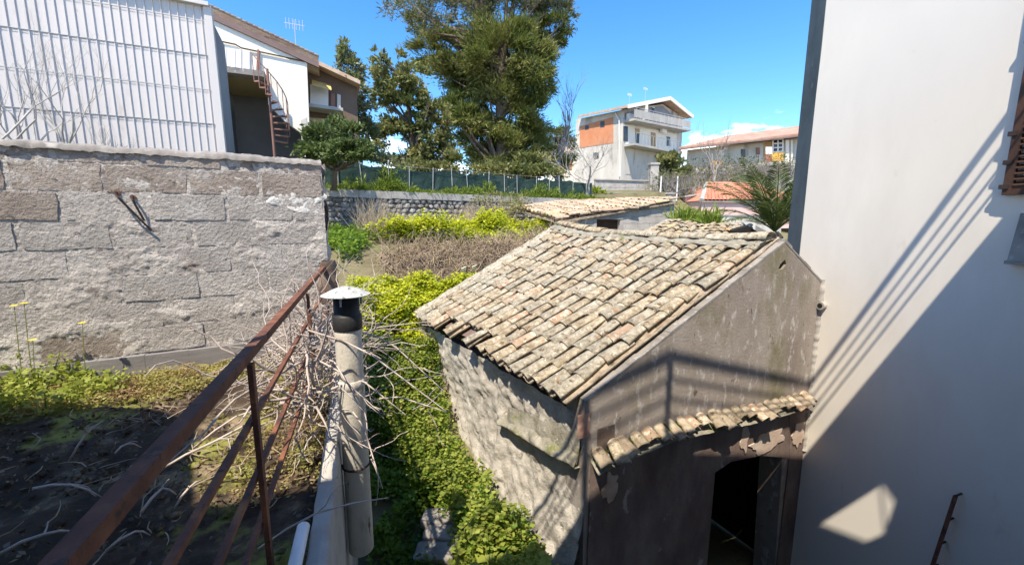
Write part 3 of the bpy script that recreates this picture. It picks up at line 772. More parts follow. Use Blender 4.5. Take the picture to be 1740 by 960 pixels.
    # two bent iron rods stuck in the wall
    for (a, b, pr, lab) in (((199, 328), (259, 392), .10, 'long bent iron rod stuck in the block wall'), ((226, 335), (246, 374), .06, 'short bent iron rod stuck in the block wall')):
        pa, pb = PW(*a, LW1, LD), PW(*b, LW1, LD)
        h = thing('iron_rod', lab, 'iron rod', pa)
        MB().tube([pa - LN * .02, pa + LN * pr * .8, lerp(pa, pb, .15) + LN * pr, pb + LN * .03], .009, 6).build('rod', 'iron_dark', h)
        MB().tube([pa - LN * .0, pa + LN * .012], .022, 8).build('anchor', 'rust', h)
make_left_wall()

# ------------------------------------------------------------------ railing on the terrace edge
RL1 = PZ(550, 455, -.5); RL0 = PZ(105, 960, -.5); RD = (RL1 - RL0).normalized()
def make_railing():
    s = RL0 - RD * .9; e = RL1 + RD * .02
    t = thing('iron_railing', 'rusty iron railing with three lower bars along the terrace edge', 'railing', (s.x, s.y, -1.42))
    mb = MB(); mb.bar(s, e, .036, .036); mb.build('top_rail', 'rust', t)
    for dz in (-.25, -.47, -.66): MB().bar(s + UP * dz, e + UP * dz, .02, .02).build('bar', 'rust', t)
    for p in (PZ(420, 610, -.5), PZ(520, 495, -.5), e - RD * .03):
        MB().boxv(Vector((p.x, p.y, -1.47)) - RD * .017 - RD.cross(UP) * .012 * 0, RD * .034, RD.cross(UP) * .018, UP * .952).build('post', 'rust', t)
    p = e + RD * .05
    st = thing('stone_stub', 'dark broken masonry stub holding the end of the railing', 'masonry', (p.x, p.y, -1.5))
    def stub(u, v):
        a = 2 * math.pi * u; r = .10 * (1.15 - .35 * v); q = Vector((p.x + r * math.cos(a) + .04, p.y + r * math.sin(a), -1.5 + 1.07 * v)); return q + Vector((1, 1, 0)) * .05 * fbm(q, 7, 3)
    MB().grid(stub, 14, 18).build('stub', 'bramble', st, True)
make_railing()

# ------------------------------------------------------------------ flue pipe
def make_flue():
    c = PY(590, 540, 2.4); x, y = c.x, c.y
    zt = PY(590, 545, 2.4).z; zb = PY(605, 932, 2.4).z
    t = thing('flue_pipe', 'beige flue pipe with black sleeve and grey conical rain cap', 'flue pipe', (x, y, zb))
    MB().lathe((x, y, 0), [(.072, zb), (.078, zb + .01), (.078, zt - .08), (.0775, zt)], 28).build('pipe', 'pipe_beige', t, True)
    MB().lathe((x, y, 0), [(.082, zt - .05), (.085, zt - .045), (.085, zt + .035), (.081, zt + .04), (.074, zt + .045), (.073, zt + .14), (.064, zt + .14)], 28).build('sleeve', 'black_sleeve', t, True)
    cap = MB().lathe((x, y, 0), [(.02, zt + .155), (.137, zt + .158), (.140, zt + .163), (.085, zt + .19), (.035, zt + .208), (.004, zt + .213)], 32).build('rain_cap', 'cap_grey', t)
    for k in range(3):
        a = 2 * math.pi * k / 3 + .4; MB().boxv((x + .076 * math.cos(a), y + .076 * math.sin(a), zt + .10), (.012, 0, 0), (0, .012, 0), (0, 0, .065)).build('cap_strut', 'cap_grey', t)
    zs = PY(600, 788, 2.4).z
    mb = MB(); pts = [Vector((x + .081 * math.cos(a), y + .081 * math.sin(a), zs)) for a in np.linspace(math.pi * 1.06, math.pi * 2.15, 14)]
    pts = [pts[0] - CN * .14 - CD * .02 + UP * .02] + pts
    mb.tube(pts, .007, 6); mb.build('strap', 'iron_dark', t)
    MB().lathe((x, y, 0), [(.0785, zt - .42), (.083, zt - .415), (.083, zt - .37), (.0785, zt - .365)], 28).build('pipe_joint', 'pipe_beige', t, True)
make_flue()

# ------------------------------------------------------------------ dry twigs
def wander(p, d, n, step, wob, droop=0.0):
    pts = [Vector(p)]; d = Vector(d).normalized()
    for k in range(n):
        d = (d + Vector((random.gauss(0, wob), random.gauss(0, wob), random.gauss(0, wob) - droop))).normalized()
        pts.append(pts[-1] + d * step)
    return pts
def make_vines():
    c = Vector((-1.5, 3.0, -.95))
    t = thing('dry_vine', 'tangle of dead pale climbing stems hanging over the railing', 'dead vine', (-1.5, 3.0, -1.42))
    mb = MB()
    for k in range(270):
        s = random.uniform(-.75, 1.25) if k < 150 else random.gauss(.15, .38); base = PZ(520, 495, -.5) + RD * s + Vector((random.gauss(.05, .10), 0, random.uniform(-.75, -.25)))
        d = Vector((random.gauss(-.15, .9), random.gauss(-.25, .8), random.gauss(.05, .45)))
        pts = wander(base, d, random.randint(6, 12), random.uniform(.05, .085), .22, .03)
        cut = next((i for i, q in enumerate(pts) if q.z < -1.37), len(pts)); pts = pts[:max(cut, 4)]; pts = [Vector((q.x, q.y, max(q.z, -1.385))) for q in pts]
        r = random.choice((.0025, .0035, .005, .0065, .0095)) * random.uniform(.8, 1.2); mb.tube(pts, list(np.linspace(r, r * .3, len(pts))), 5, False)
        for q_ in range(random.randint(0, 3)):
            i_ = random.randint(2, len(pts) - 2); w_ = wander(pts[i_], (pts[i_ + 1] - pts[i_]).normalized() + Vector((random.gauss(0, .6), random.gauss(0, .6), random.gauss(0, .6))), random.randint(2, 5), .04, .3); mb.tube(w_, list(np.linspace(r * .55, r * .15, len(w_))), 4, False)
    for (a, b, dp) in (((520, 560), (760, 700), 2.0), ((600, 560), (755, 665), 2.3), ((560, 640), (690, 705), 2.1), ((600, 700), (650, 830), 1.9), ((560, 600), (740, 545), 2.6), ((610, 690), (760, 700), 2.2)):
        p, q = PY(*a, dp + .4), PY(*b, dp + .1); m = lerp(p, q, .5) + UP * .08
        mb.tube([p, lerp(p, m, .6) + UP * .02, m, lerp(m, q, .5), q], [.006, .0055, .005, .004, .002], 5, False)
        for s in range(3):
            z = lerp(p, q, random.uniform(.3, .9)); w = wander(z, Vector((random.gauss(.4, .5), random.gauss(0, .5), random.gauss(0, .6))), 5, .05, .3); mb.tube(w, list(np.linspace(.004, .0015, len(w))), 4, False)
    mb.build('stems', 'twig', t, True)['kind'] = 'stuff'
    mb = MB()
    for k in range(70):
        base = PZ(556, 455, -.5) + Vector((random.gauss(.12, .16), random.gauss(.25, .22), random.uniform(-.8, .12)))
        pts = wander(base, (random.gauss(.2, .7), random.gauss(0, .6), random.gauss(.2, .7)), random.randint(5, 9), .06, .35, .05); r = random.uniform(.003, .006)
        mb.tube(pts, list(np.linspace(r, r * .4, len(pts))), 4, False)
    mb.build('end_stems', 'twig', t, True)['kind'] = 'stuff'
    # loose sticks on the terrace and across the front
    spec = [((0, 940), (130, 902), 1.45, 'long pale curved stick on the shaded terrace'), ((130, 640), (430, 640), 0, ''), ((55, 830), (175, 848), 1.75, 'thin pale stick lying in dark terrace soil'),
            ((270, 800), (470, 700), 1.9, 'forked pale stick poking under the railing'), ((120, 790), (175, 715), 2.2, 'upright thin stick in the shaded soil'), ((300, 880), (345, 815), 1.8, 'short leaning stick on dark terrace soil'),
            ((195, 770), (240, 760), 2.0, 'small pale twig on dark terrace soil'), ((440, 945), (660, 845), 1.55, 'long thin dark twig crossing the concrete curb'), ((180, 935), (260, 940), 1.5, 'bent stick near the lower railing bars'), ((330, 760), (470, 690), 2.25, 'straight pale cane leaning through the railing'),
            ((240, 870), (300, 840), 1.7, 'broken twig beside the lowest railing bar'), ((60, 625), (170, 640), 0, '')]
    for (a, b, Y, lab) in spec:
        if not lab: continue
        p, q = PY(*a, Y), PY(*b, Y + .12); p.z = max(p.z, -1.39); q.z = max(q.z, -1.385)
        st = thing('dry_stick', lab, 'stick', p)
        m = MB(); mid = lerp(p, q, .5) + Vector((random.gauss(0, .02), random.gauss(0, .03), .02 + random.random() * .03)); r = random.uniform(.005, .008)
        m.tube([p, lerp(p, mid, .5) + UP * .01, mid, lerp(mid, q, .5) + UP * .01, q], [r, r * .95, r * .85, r * .7, r * .4], 6, True)
        w = wander(mid, (q - p).normalized() + Vector((random.gauss(0, .5), random.gauss(0, .5), .2)), 4, (q - p).length * .09, .25); m.tube(w, list(np.linspace(r * .6, r * .2, len(w))), 5, False)
        m.build('stem', 'twig', st, True)
make_vines()

# ------------------------------------------------------------------ weeds
def inpoly(px, py, poly):
    c = False; n = len(poly)
    for i in range(n):
        (x1, y1), (x2, y2) = poly[i], poly[i - 1]
        if (y1 > py) != (y2 > py) and px < (x2 - x1) * (py - y1) / (y2 - y1) + x1: c = not c
    return c
def scatter(poly, n):
    xs = [p[0] for p in poly]; ys = [p[1] for p in poly]; out = []
    while len(out) < n:
        x, y = random.uniform(min(xs), max(xs)), random.uniform(min(ys), max(ys))
        if inpoly(x, y, poly): out.append((x, y))
    return out
def weeds(name, label, cat, poly, nplants, h, spread, nleaf, size, m, zf=terr_z, flowers=None, fl_n=10, aspect=.5, hv=.3, fsize=.03, stems=True, upw=.3, hf=None):
    t = thing(name, label, cat, (poly[0][0], poly[0][1], zf(*poly[0])), kind='stuff')
    P, O, FP = [], [], []
    st = MB()
    for (x, y) in scatter(poly, nplants):
        hh = h * random.uniform(1 - hv, 1 + hv) * (hf(x, y) if hf else 1); z0 = zf(x, y); sp = spread * random.uniform(.7, 1.2)
        k = nleaf; tt = RNG.uniform(.15, 1, k) ** .7; a = RNG.uniform(0, 2 * np.pi, k); r = sp * np.sqrt(RNG.uniform(0, 1, k)) * (.45 + .55 * np.sin(np.pi * np.minimum(1, tt * .8)))
        lx, ly = RNG.normal(0, .12, 2) * hh
        X = np.stack([x + lx * tt + r * np.cos(a), y + ly * tt + r * np.sin(a), z0 + hh * tt * (1 - .35 * (r / sp) ** 2)], 1)
        P.append(X); O.append(np.stack([np.cos(a), np.sin(a), np.zeros(k)], 1))
        if flowers:
            k2 = fl_n; a = RNG.uniform(0, 2 * np.pi, k2); r = sp * np.sqrt(RNG.uniform(0, 1, k2))
            FP.append(np.stack([x + lx + r * np.cos(a), y + ly + r * np.sin(a), z0 + hh * (1.04 - .33 * (r / sp) ** 2) + RNG.uniform(-.02, .03, k2)], 1))
        if stems and random.random() < .5: st.tube([(x, y, z0 - .03), (x + lx, y + ly, z0 + hh * .95)], [.006, .003], 4, False)
    leaves('foliage', np.concatenate(P), size, m, t, aspect, np.concatenate(O), .7, upw, .5 if aspect > .3 else 0)
    if flowers: leaves('flower_heads', np.concatenate(FP), fsize, flowers, t, .9, None, 0, .2, .8)
    if st.v: st.build('stalks', 'leaf_green', t)
    return t
def make_weeds():
    def band(pairs): return [(p.x, p.y) for p in (PZ(a, b, z) for (a, b, z) in pairs)]
    # near spurge mass between the dead hedge and the passage
    A = [(-2.75, 7.2), (-1.9, 7.6), (-.4, 8.0), (.3, 7.9), (-.5, 7.0), (-1.3, 5.9), (-2.0, 5.3), (-2.35, 5.6)]
    weeds('weed_patch', 'yellow-green flowering spurge in front of the dead bramble hedge', 'weeds', A, 300, .40, .17, 95, .062, 'leaf_spurge', flowers='flower_spurge', fl_n=60, fsize=.046, hf=lambda x, y: .75 + .8 * max(-.4, fbm((x, y, 2), 1.3, 3)))
    B = [(-3.3, 9.7), (-.6, 10.3), (1.7, 11.8), (1.2, 13.6), (-.3, 13.2), (-1.9, 12.1), (-3.1, 10.8)]
    weeds('weed_patch', 'yellow-green spurge mass below the lava stone wall', 'weeds', B, 420, .50, .24, 60, .085, 'leaf_spurge', flowers='flower_spurge', fl_n=52, fsize=.066, hf=lambda x, y: .80 + 1.1 * max(-.45, fbm((x, y, 2), .8, 3)))
    Cc = [(-4.9, 10.6), (-3.7, 11.2), (-3.3, 9.0), (-3.0, 7.6), (-3.9, 8.6)]
    weeds('weed_patch', 'dark green weeds beside the broken end of the block wall', 'weeds', Cc, 120, .30, .2, 60, .08, 'leaf_green')
    # passage
    D_ = [(-2.05, 5.4), (-1.3, 6.1), (-.9, 6.3), (-1.2, 5.7), (-.75, 4.7), (-.35, 4.1), (-.6, 3.7), (-1.1, 4.3), (-1.65, 4.7)]
    weeds('weed_patch', 'bright green weeds filling the passage beside the shed', 'weeds', D_, 280, .36, .14, 95, .048, 'leaf_green', zf=lambda x, y: terr_z(x, y) + .02, flowers='leaf_lime', fl_n=22, fsize=.04)
    E_ = [(-.46, 4.0), (-.1, 3.55), (.25, 3.1), (.25, 2.6), (-.2, 2.75), (-.45, 3.3)]
    weeds('weed_patch', 'lush green ivy-like weeds at the foot of the shed wall', 'weeds', E_, 200, .36, .13, 110, .045, 'leaf_green', flowers='leaf_lime', fl_n=26, fsize=.05, aspect=.75, hv=.55, hf=lambda x, y: (1.15 if y > 3.2 else .8) * (.8 + .9 * fbm((x, y, 4), 3, 3)))
    weeds('weed_patch', 'tall broad-leaved weeds standing among the ivy-like weeds', 'weeds', E_, 26, .42, .14, 26, .095, 'leaf_lime', aspect=.7, hv=.5)
    weeds('weed_patch', 'dry straw stalks among the passage weeds', 'weeds', D_ , 90, .40, .10, 12, .09, 'leaf_dryish', aspect=.15, hv=.5, upw=.9)
    Fd = [(-1.75, 4.6), (-1.0, 4.6), (-.5, 3.6), (-.4, 2.9), (-.1, 2.2), (-.6, 1.9), (-.85, 2.4)]
    weeds('weed_patch', 'dark shaded weeds deep in the passage beside the flue pipe', 'weeds', Fd, 150, .20, .13, 60, .05, 'leaf_green', aspect=.7)
    # terrace weeds on the left
    def zt(x, y): return -1.42 + .05 * fbm((x, y, 0), 1.7, 4)
    wl = [LW1 - LD * s + LN * .10 for s in (4.4, 1.7)]; wr = [LW1 - LD * s + LN * .62 for s in (1.7, 3.0, 4.4)]
    G1 = [(p.x, p.y) for p in (PZ(-140, 640, -1.4), PZ(60, 655, -1.4), PZ(150, 645, -1.4), PZ(240, 655, -1.4), PZ(150, 690, -1.4), PZ(60, 712, -1.4), PZ(-140, 720, -1.4))]
    weeds('weed_patch', 'lime-green leafy weeds sprouting at the foot of the block wall', 'weeds', G1, 90, .16, .10, 42, .042, 'leaf_lime', zf=zt, aspect=.8, hv=.5, hf=lambda x, y: .65 + .6 * max(0, -x - 2.9))
    G2 = [(p.x, p.y) for p in (LW1 - LD * 2.6 + LN * .2, LW1 - LD * .5 + LN * .12, LW1 - LD * .5 + LN * .5, LW1 - LD * 1.4 + LN * .8, LW1 - LD * 3.2 + LN * .8)]
    weeds('weed_patch', 'low yellowish stonecrop and moss on the sunlit terrace', 'weeds', G2, 420, .07, .09, 40, .026, 'leaf_dryish', zf=zt, stems=False, hv=.6)
    G3 = [(p.x, p.y) for p in (PZ(480, 650, -1.4), PZ(560, 650, -1.4), PZ(555, 830, -1.4), PZ(420, 850, -1.4), PZ(390, 760, -1.4))]
    weeds('weed_patch', 'thin mossy growth on the terrace below the railing', 'weeds', G3, 130, .03, .07, 26, .02, 'leaf_dryish', zf=zt, stems=False)
    # yellow flowers on thin stalks in front of the wall
    for (px, py, lab) in ((24, 520, 'wide yellow flower on thin stalk before the block wall'), (41, 516, 'small yellow flower next to a wider bloom before the wall'), (140, 549, 'yellow flower on tall stalk alone against the block wall'), (56, 578, 'low yellow flower above the lime-green weeds')):
        p = PW(px, py, LW1 + LN * .22, LD)
        t = thing('yellow_flower', lab, 'flower', (p.x, p.y, -1.4))
        MB().tube([(p.x - .05, p.y, -1.4), (p.x - .03, p.y, (p.z - 1.4) / 2), p], [.004, .003, .002], 5).build('stalk', 'leaf_lime', t)
        for k in range(11):
            a = 2 * math.pi * k / 11; d = Vector((math.cos(a), math.sin(a) * .8 - .2, .18)).normalized(); w = d.cross(UP).normalized() * .007
            MB().quad(p, p + d * .018 + w, p + d * .034, p + d * .018 - w).build('petal', 'yellow_petal', t)
    # two white arum flowers in the spurge
    for (px, py, lab) in ((788, 461, 'white arum bloom nearer the dead hedge end'), (806, 458, 'white arum bloom next to the shed roof edge')):
        p = PY(px, py, 7.6); t = thing('white_flower', lab, 'flower', (p.x, p.y, p.z - .5))
        MB().tube([p - UP * .5, p], .008, 5).build('stalk', 'leaf_green', t)
        def petal(u, v): a = 2 * math.pi * u; r = .012 + .04 * v; return p + Vector((r * math.cos(a), r * math.sin(a), .07 * v + .02 * math.cos(a) * v))
        MB().grid(petal, 12, 4).build('bloom', 'white_petal', t)
make_weeds()

def stone_mesh(name, m, fl=.55):
    bm = bmesh.new(); bmesh.ops.create_icosphere(bm, subdivisions=1, radius=.5)
    for v in bm.verts:
        k = 1 + random.uniform(-.22, .22); v.co = Vector((v.co.x * k * 1.25, v.co.y * k * fl, v.co.z * k * .95))
    me = bpy.data.meshes.new(name); bm.to_mesh(me); bm.free(); me.materials.append(MATS[m]); return me
def make_litter():
    a = C0 - CD * 1.0; P = []
    while len(P) < 5200:
        u, v = random.random(), random.random(); p = lerp(a, C1 + CD * .2, v) - CN * (.05 + 4.2 * u ** 1.3)
        if fbm((p.x, p.y, 7), 1.6, 3) + random.gauss(0, .25) < -.05: continue
        P.append((p.x, p.y, -1.42 + .05 * fbm((p.x, p.y, 0), 1.7, 4) + random.uniform(.008, .03)))
    t = thing('leaf_litter', 'brown dead leaves and twig bits strewn over the terrace', 'leaf litter', (C0.x, C0.y, -1.42), kind='stuff')
    leaves('dead_leaves', P, .032, 'leaf_litter', t, .55, upw=.0)
    mb = MB()
    for k in range(420):
        x, y, z = random.choice(P); d = Vector((random.gauss(0, 1), random.gauss(0, 1), random.gauss(.05, .12))); pts = wander((x, y, z + .012), d, 4, random.uniform(.02, .06), .2); mb.tube(pts, [.003, .003, .0028, .002, .0015], 4, False)
    mb.build('twig_bits', 'twig_brown', t)
    mb = MB(); cm_ = [stone_mesh('clod', 'terrace_soil', .9) for _ in range(4)]
    for k in range(900):
        x, y, z = random.choice(P); r = random.uniform(.012, .05) * random.choice((.5, 1, 1)); me = random.choice(cm_); m_ = Matrix.Translation((x + random.gauss(0, .05), y + random.gauss(0, .05), z - .008)) @ Matrix.Rotation(random.uniform(0, 6), 4, 'Z') @ Matrix.Diagonal((r * 1.3, r * 1.3, r * .8, 1))
        i = len(mb.v); mb.v += [m_ @ v.co for v in me.vertices]; mb.f += [tuple(i + q for q in p.vertices) for p in me.polygons]
    mb.build('clods', 'terrace_soil', t)
    for k, (px, py, Y, sx, sy, sz, lab) in enumerate(((745, 880, 3.1, .34, .22, .10, 'upper rough stone step between the weeds'), (752, 908, 2.85, .36, .20, .10, 'middle rough stone step between the weeds'), (738, 940, 2.6, .38, .22, .10, 'lowest rough stone step beside the flue pipe'))):
        c = PZ(px, py, -2.98 - .03 * k); s_ = thing('stone_step', lab, 'step', c)
        def st(u, v):
            th = 2 * math.pi * u; ph = math.pi * v; f = lambda q: math.copysign(abs(q) ** .35, q)
            q = Vector((sx / 2 * f(math.cos(th)) * f(math.sin(ph)), sy / 2 * f(math.sin(th)) * f(math.sin(ph)), sz / 2 * f(math.cos(ph)))); return c + q * (1 + .12 * fbm(q + c, 7, 3))
        MB().grid(st, 24, 14).build('stone', 'cement_dark', s_, True)
make_litter()

# dead bramble hedge: brown mat of stems over a bank
def make_bramble():
    a, b = Vector((-2.6, 8.05, 0)), Vector((1.6, 9.9, 0)); t = thing('dead_hedge', 'low bank matted with dead brown bramble stems', 'hedge', (-.5, 9, -1.2), kind='stuff')
    d = (b - a).normalized(); nrm = Vector((d.y, -d.x, 0))
    def hill(u, v):
        p = lerp(a, b, u); w = (v - .5) * 2; hgt = -.68 + .36 * u + .05 * math.sin(u * 9)
        q = p + nrm * (-.55 * w); z = -1.55 + (hgt + 1.55) * max(0, 1 - abs(w) ** 2.4)
        q = Vector((q.x, q.y, z)); return q + UP * (.05 * fbm(q, 3, 4)) + nrm * (.06 * fbm(q, 5, 3))
    MB().grid(hill, 70, 18).build('stem_mat', 'bramble', t, True)
    mb = MB()
    for k in range(4200):
        u, v = random.random(), random.uniform(.02, .98); p = hill(u, v); dr = Vector((random.gauss(0, .6), random.gauss(0, .6), 0)) + UP * random.gauss(-.1, .9)
        pts = wander(p + UP * .02 + nrm * random.uniform(-.02, .07), dr, 5, random.uniform(.05, .12), .35, .06); r = random.uniform(.004, .008)
        mb.tube(pts, [r, r, r * .9, r * .7, r * .5, r * .3], 3, False)
    mb.build('stems', 'twig_brown', t)
    # straw-coloured dead tufts against the lava wall
    for (px, py, Y, w, h, lab) in ((640, 400, 10.4, .5, .95, 'pale dead grass tuft left of the spurge mass'), (700, 380, 11.6, .5, .55, 'pale dead stalks standing against the lava wall'), (800, 380, 13.0, .9, .9, 'thicket of dry straw stems beside the bramble bush'), (835, 375, 13.6, .9, 1.0, 'grey dry stems next to the tiled block shed')):
        p = PY(px, py, Y); z0 = terr_z(p.x, p.y); t2 = thing('dry_tuft', lab, 'dry grass', (p.x, p.y, z0), kind='stuff'); m = MB()
        for k in range(260):
            q = Vector((p.x + random.gauss(0, w * .45), p.y + random.gauss(0, w * .4), z0)); pts = wander(q, (random.gauss(0, .22), random.gauss(0, .22), 1), 5, h * random.uniform(.12, .24), .14, .02)
            m.tube(pts, [.006, .0055, .005, .004, .003, .002], 3, False)
        m.build('stems', 'dry_straw', t2)
    p = PY(850, 360, 13.4); z0 = terr_z(p.x, p.y)
    t3 = thing('bramble_bush', 'loose green bramble bush growing by the block shed eave', 'bush', (p.x, p.y, z0))
    X, O = blob_points((p.x, p.y, z0 + .65), (.9, .6, .75), 2600, 26, .22); leaves('foliage', X, .075, 'leaf_tree', t3, .6, O)
    m = MB()
    for k in range(60): m.tube(wander((p.x + random.gauss(0, .3), p.y + random.gauss(0, .2), z0), (random.gauss(0, .5), random.gauss(0, .4), 1), 7, .2, .2, .03), list(np.linspace(.012, .003, 8)), 4, False)
    m.build('stems', 'twig_brown', t3)['kind'] = 'stuff'
make_bramble()

# ------------------------------------------------------------------ lava-stone retaining wall with block coping, fence on top
FW0 = PY(548, 322, 12.0)
FW0 = Vector((FW0.x, FW0.y, 0)); FZ = .92
def fw(s, z=0): return FW0 + FW_D * s + UP * z
def make_far_wall():
    t = thing('lava_wall', 'lava rubble retaining wall with pale block coping behind the field', 'wall', fw(5, -.3))
    L = 13.0
    MB().boxv(fw(-2.0, -1.0) + FW_N * .05, FW_D * (L + 2.0), FW_N * .3, UP * (1.0 + FZ - .24)).build('wall_core', 'cement_dark', t)
    sm = [stone_mesh('stone', 'lava') for _ in range(7)]
    base = Matrix((FW_D, FW_N, UP)).transposed().to_4x4(); cnt = 0; rest = []
    z = FZ - .30
    while z > -.55:
        s = random.uniform(-.6, -.4)
        while s < L:
            w = random.uniform(.14, .30); h = random.uniform(.12, .20)
            m = Matrix.Translation(fw(s + w / 2, z + random.uniform(-.02, .02)) - FW_N * .0) @ base @ Matrix.Rotation(random.uniform(-.4, .4), 4, 'Y') @ Matrix.Diagonal((w * .9, .22, h * 1.15, 1))
            if cnt < 290 and z > -.15 and s < 9: inst('stone', random.choice(sm), m, t); cnt += 1
            else: rest.append(m)
            s += w
        z -= .15
    mb = MB()
    for m in rest:
        me = random.choice(sm); i = len(mb.v); mb.v += [m @ v.co for v in me.vertices]; mb.f += [tuple(i + k for k in p.vertices) for p in me.polygons]
    o = mb.build('stones', 'lava', t); o['kind'] = 'stuff'
    bmz = block_mesh('coping_block', .49, .23, .28, 'cement')
    for k in range(27):
        c = fw(-.25 + k * .5, FZ - .12 + random.uniform(-.006, .006)) - FW_N * (.06 + random.uniform(-.01, .01))
        inst('coping_block', bmz, Matrix.Translation(c) @ base, t)
    # wire fence with dark green screen
    f = thing('mesh_fence', 'wire fence with dark green screening on thin grey posts', 'fence', fw(5, FZ))
    for k in range(16):
        s = -.2 + k * .74 + random.uniform(-.12, .12); p = fw(s, FZ - .05) + FW_N * .22
        MB().tube([p, p + UP * random.uniform(.86, 1.0) + Vector((random.gauss(0, .04), random.gauss(0, .03), 0))], .013, 6).build('post', 'steel', f)
    def net(u, v):
        p = fw(-.3 + 11.6 * u, FZ - .02 + .80 * v) + FW_N * (.26 + .05 * fbm((u * 30, v, 0), 1, 3)); return p - UP * (.05 * abs(math.sin(u * 53)) + .10 * fbm((u * 12, 0, 0), 1, 3)) * v
    MB().grid(net, 120, 4).build('screen', 'net', f)
    for zz in (.82,): MB().tube([fw(-.4, FZ + zz) + FW_N * .20, fw(11.4, FZ + zz) + FW_N * .20], .004, 4).build('wire', 'steel', f)
    def zf(x, y): return FZ - .12
    g = [(p.x, p.y) for p in (fw(-.2) + FW_N * .06, fw(12.5) + FW_N * .06, fw(12.5) + FW_N * .24, fw(-.2) + FW_N * .24)]
    weeds('grass_strip', 'bright grass growing along the top of the lava wall', 'grass', g, 330, .42, .16, 28, .16, 'leaf_grass', zf=zf, aspect=.2, hv=.6, stems=False, upw=1.0, hf=lambda x, y: .6 + 1.6 * max(-.2, fbm((x, y, 5), .6, 3)))
    rc = PY(571, 300, 13.0)
    rg = thing('red_rag', 'small red cloth hanging on the green screening', 'cloth', rc)
    def rag(u, v): return rc + Vector((.14 * (u - .5) * (1 + .3 * v), -.10 + .02 * math.sin(u * 7), .28 * (v - .5)))
    MB().grid(rag, 6, 6).build('cloth', 'red_panel', rg)
make_far_wall()

# ------------------------------------------------------------------ left: corrugated metal building and cream house
K0 = PY(368, 130, 8.8); K0 = Vector((K0.x, K0.y, 0)); KD = AZ(64); KN = Vector((KD.y, -KD.x, 0))
def make_corrugated():
    t = thing('metal_shed', 'large white corrugated metal shed wall behind the block wall', 'shed', K0 - KD * 3 + UP * .3)
    L = 9.5; zs = [PW(368, y, K0, KD).z for y in (300, 222, 203, 160, 90, 36)]
    zs = [.2] + sorted([PW(360, y, K0, KD).z for y in (207, 150, 92, 35)])
    def topz(s):
        a, b = PW(357, 14, K0, KD), PW(275, -2, K0, KD); sa, sb = (a - K0).dot(-KD), (b - K0).dot(-KD)
        return a.z + (b.z - a.z) * (s - sa) / (sb - sa)
    pitch = .125; nr = int(L / pitch)
    prof = [(0, 0), (.088, 0), (.094, .022), (.108, .022), (.114, 0)]
    for r in range(len(zs)):
        mb = MB(); off = KN * (.006 * (len(zs) - r) * 0 + .004 * (r % 2))
        z0 = zs[r] - (.05 if r else 0)
        cols = []
        for k in range(nr):
            for (x, d) in prof:
                s = L - (k * pitch + x); z1 = zs[r + 1] if r + 1 < len(zs) else topz(s)
                p = K0 - KD * s + KN * (d + .012 * r * 0) + off + KN * .02 * 0
                cols.append((p + UP * z0 + KN * (.008 if r else 0), p + UP * z1))
        i0 = len(mb.v)
        for a, b in cols: mb.v += [a, b]
        for k in range(len(cols) - 1): mb.f.append((i0 + 2 * k, i0 + 2 * k + 2, i0 + 2 * k + 3, i0 + 2 * k + 1))
        mb.build('metal_sheet', 'metal_white', t)
        if r:
            MB().boxv(K0 - KD * L + UP * (z0 - .002) + KN * .024, KD * (L - .02), KN * .003, UP * .010).build('screw_line', 'steel', t)
    e = PW(357, 14, K0, KD)
    MB().boxv(K0 - KD * .10 - KN * .12 + UP * .2, KD * .13, KN * .165, UP * (e.z - .2 + .02)).build('corner_trim', 'metal_white', t)
    a, b = K0 + UP * topz(0), K0 - KD * L + UP * topz(L)
    MB().bar(a + KN * .03 + UP * .03, b + KN * .03 + UP * .03, .16, .07).build('top_trim', 'metal_white', t)
    MB().prism([K0 - KN * .1 - KD * .03 + UP * .2, K0 - KD * L - KN * .1 + UP * .2, K0 - KD * L - KN * .1 + UP * (topz(L) - .1), K0 - KD * .03 - KN * .1 + UP * (topz(0) - .1)], -KN * 1.6).build('shed_body', 'grey_plaster', t)
make_corrugated()

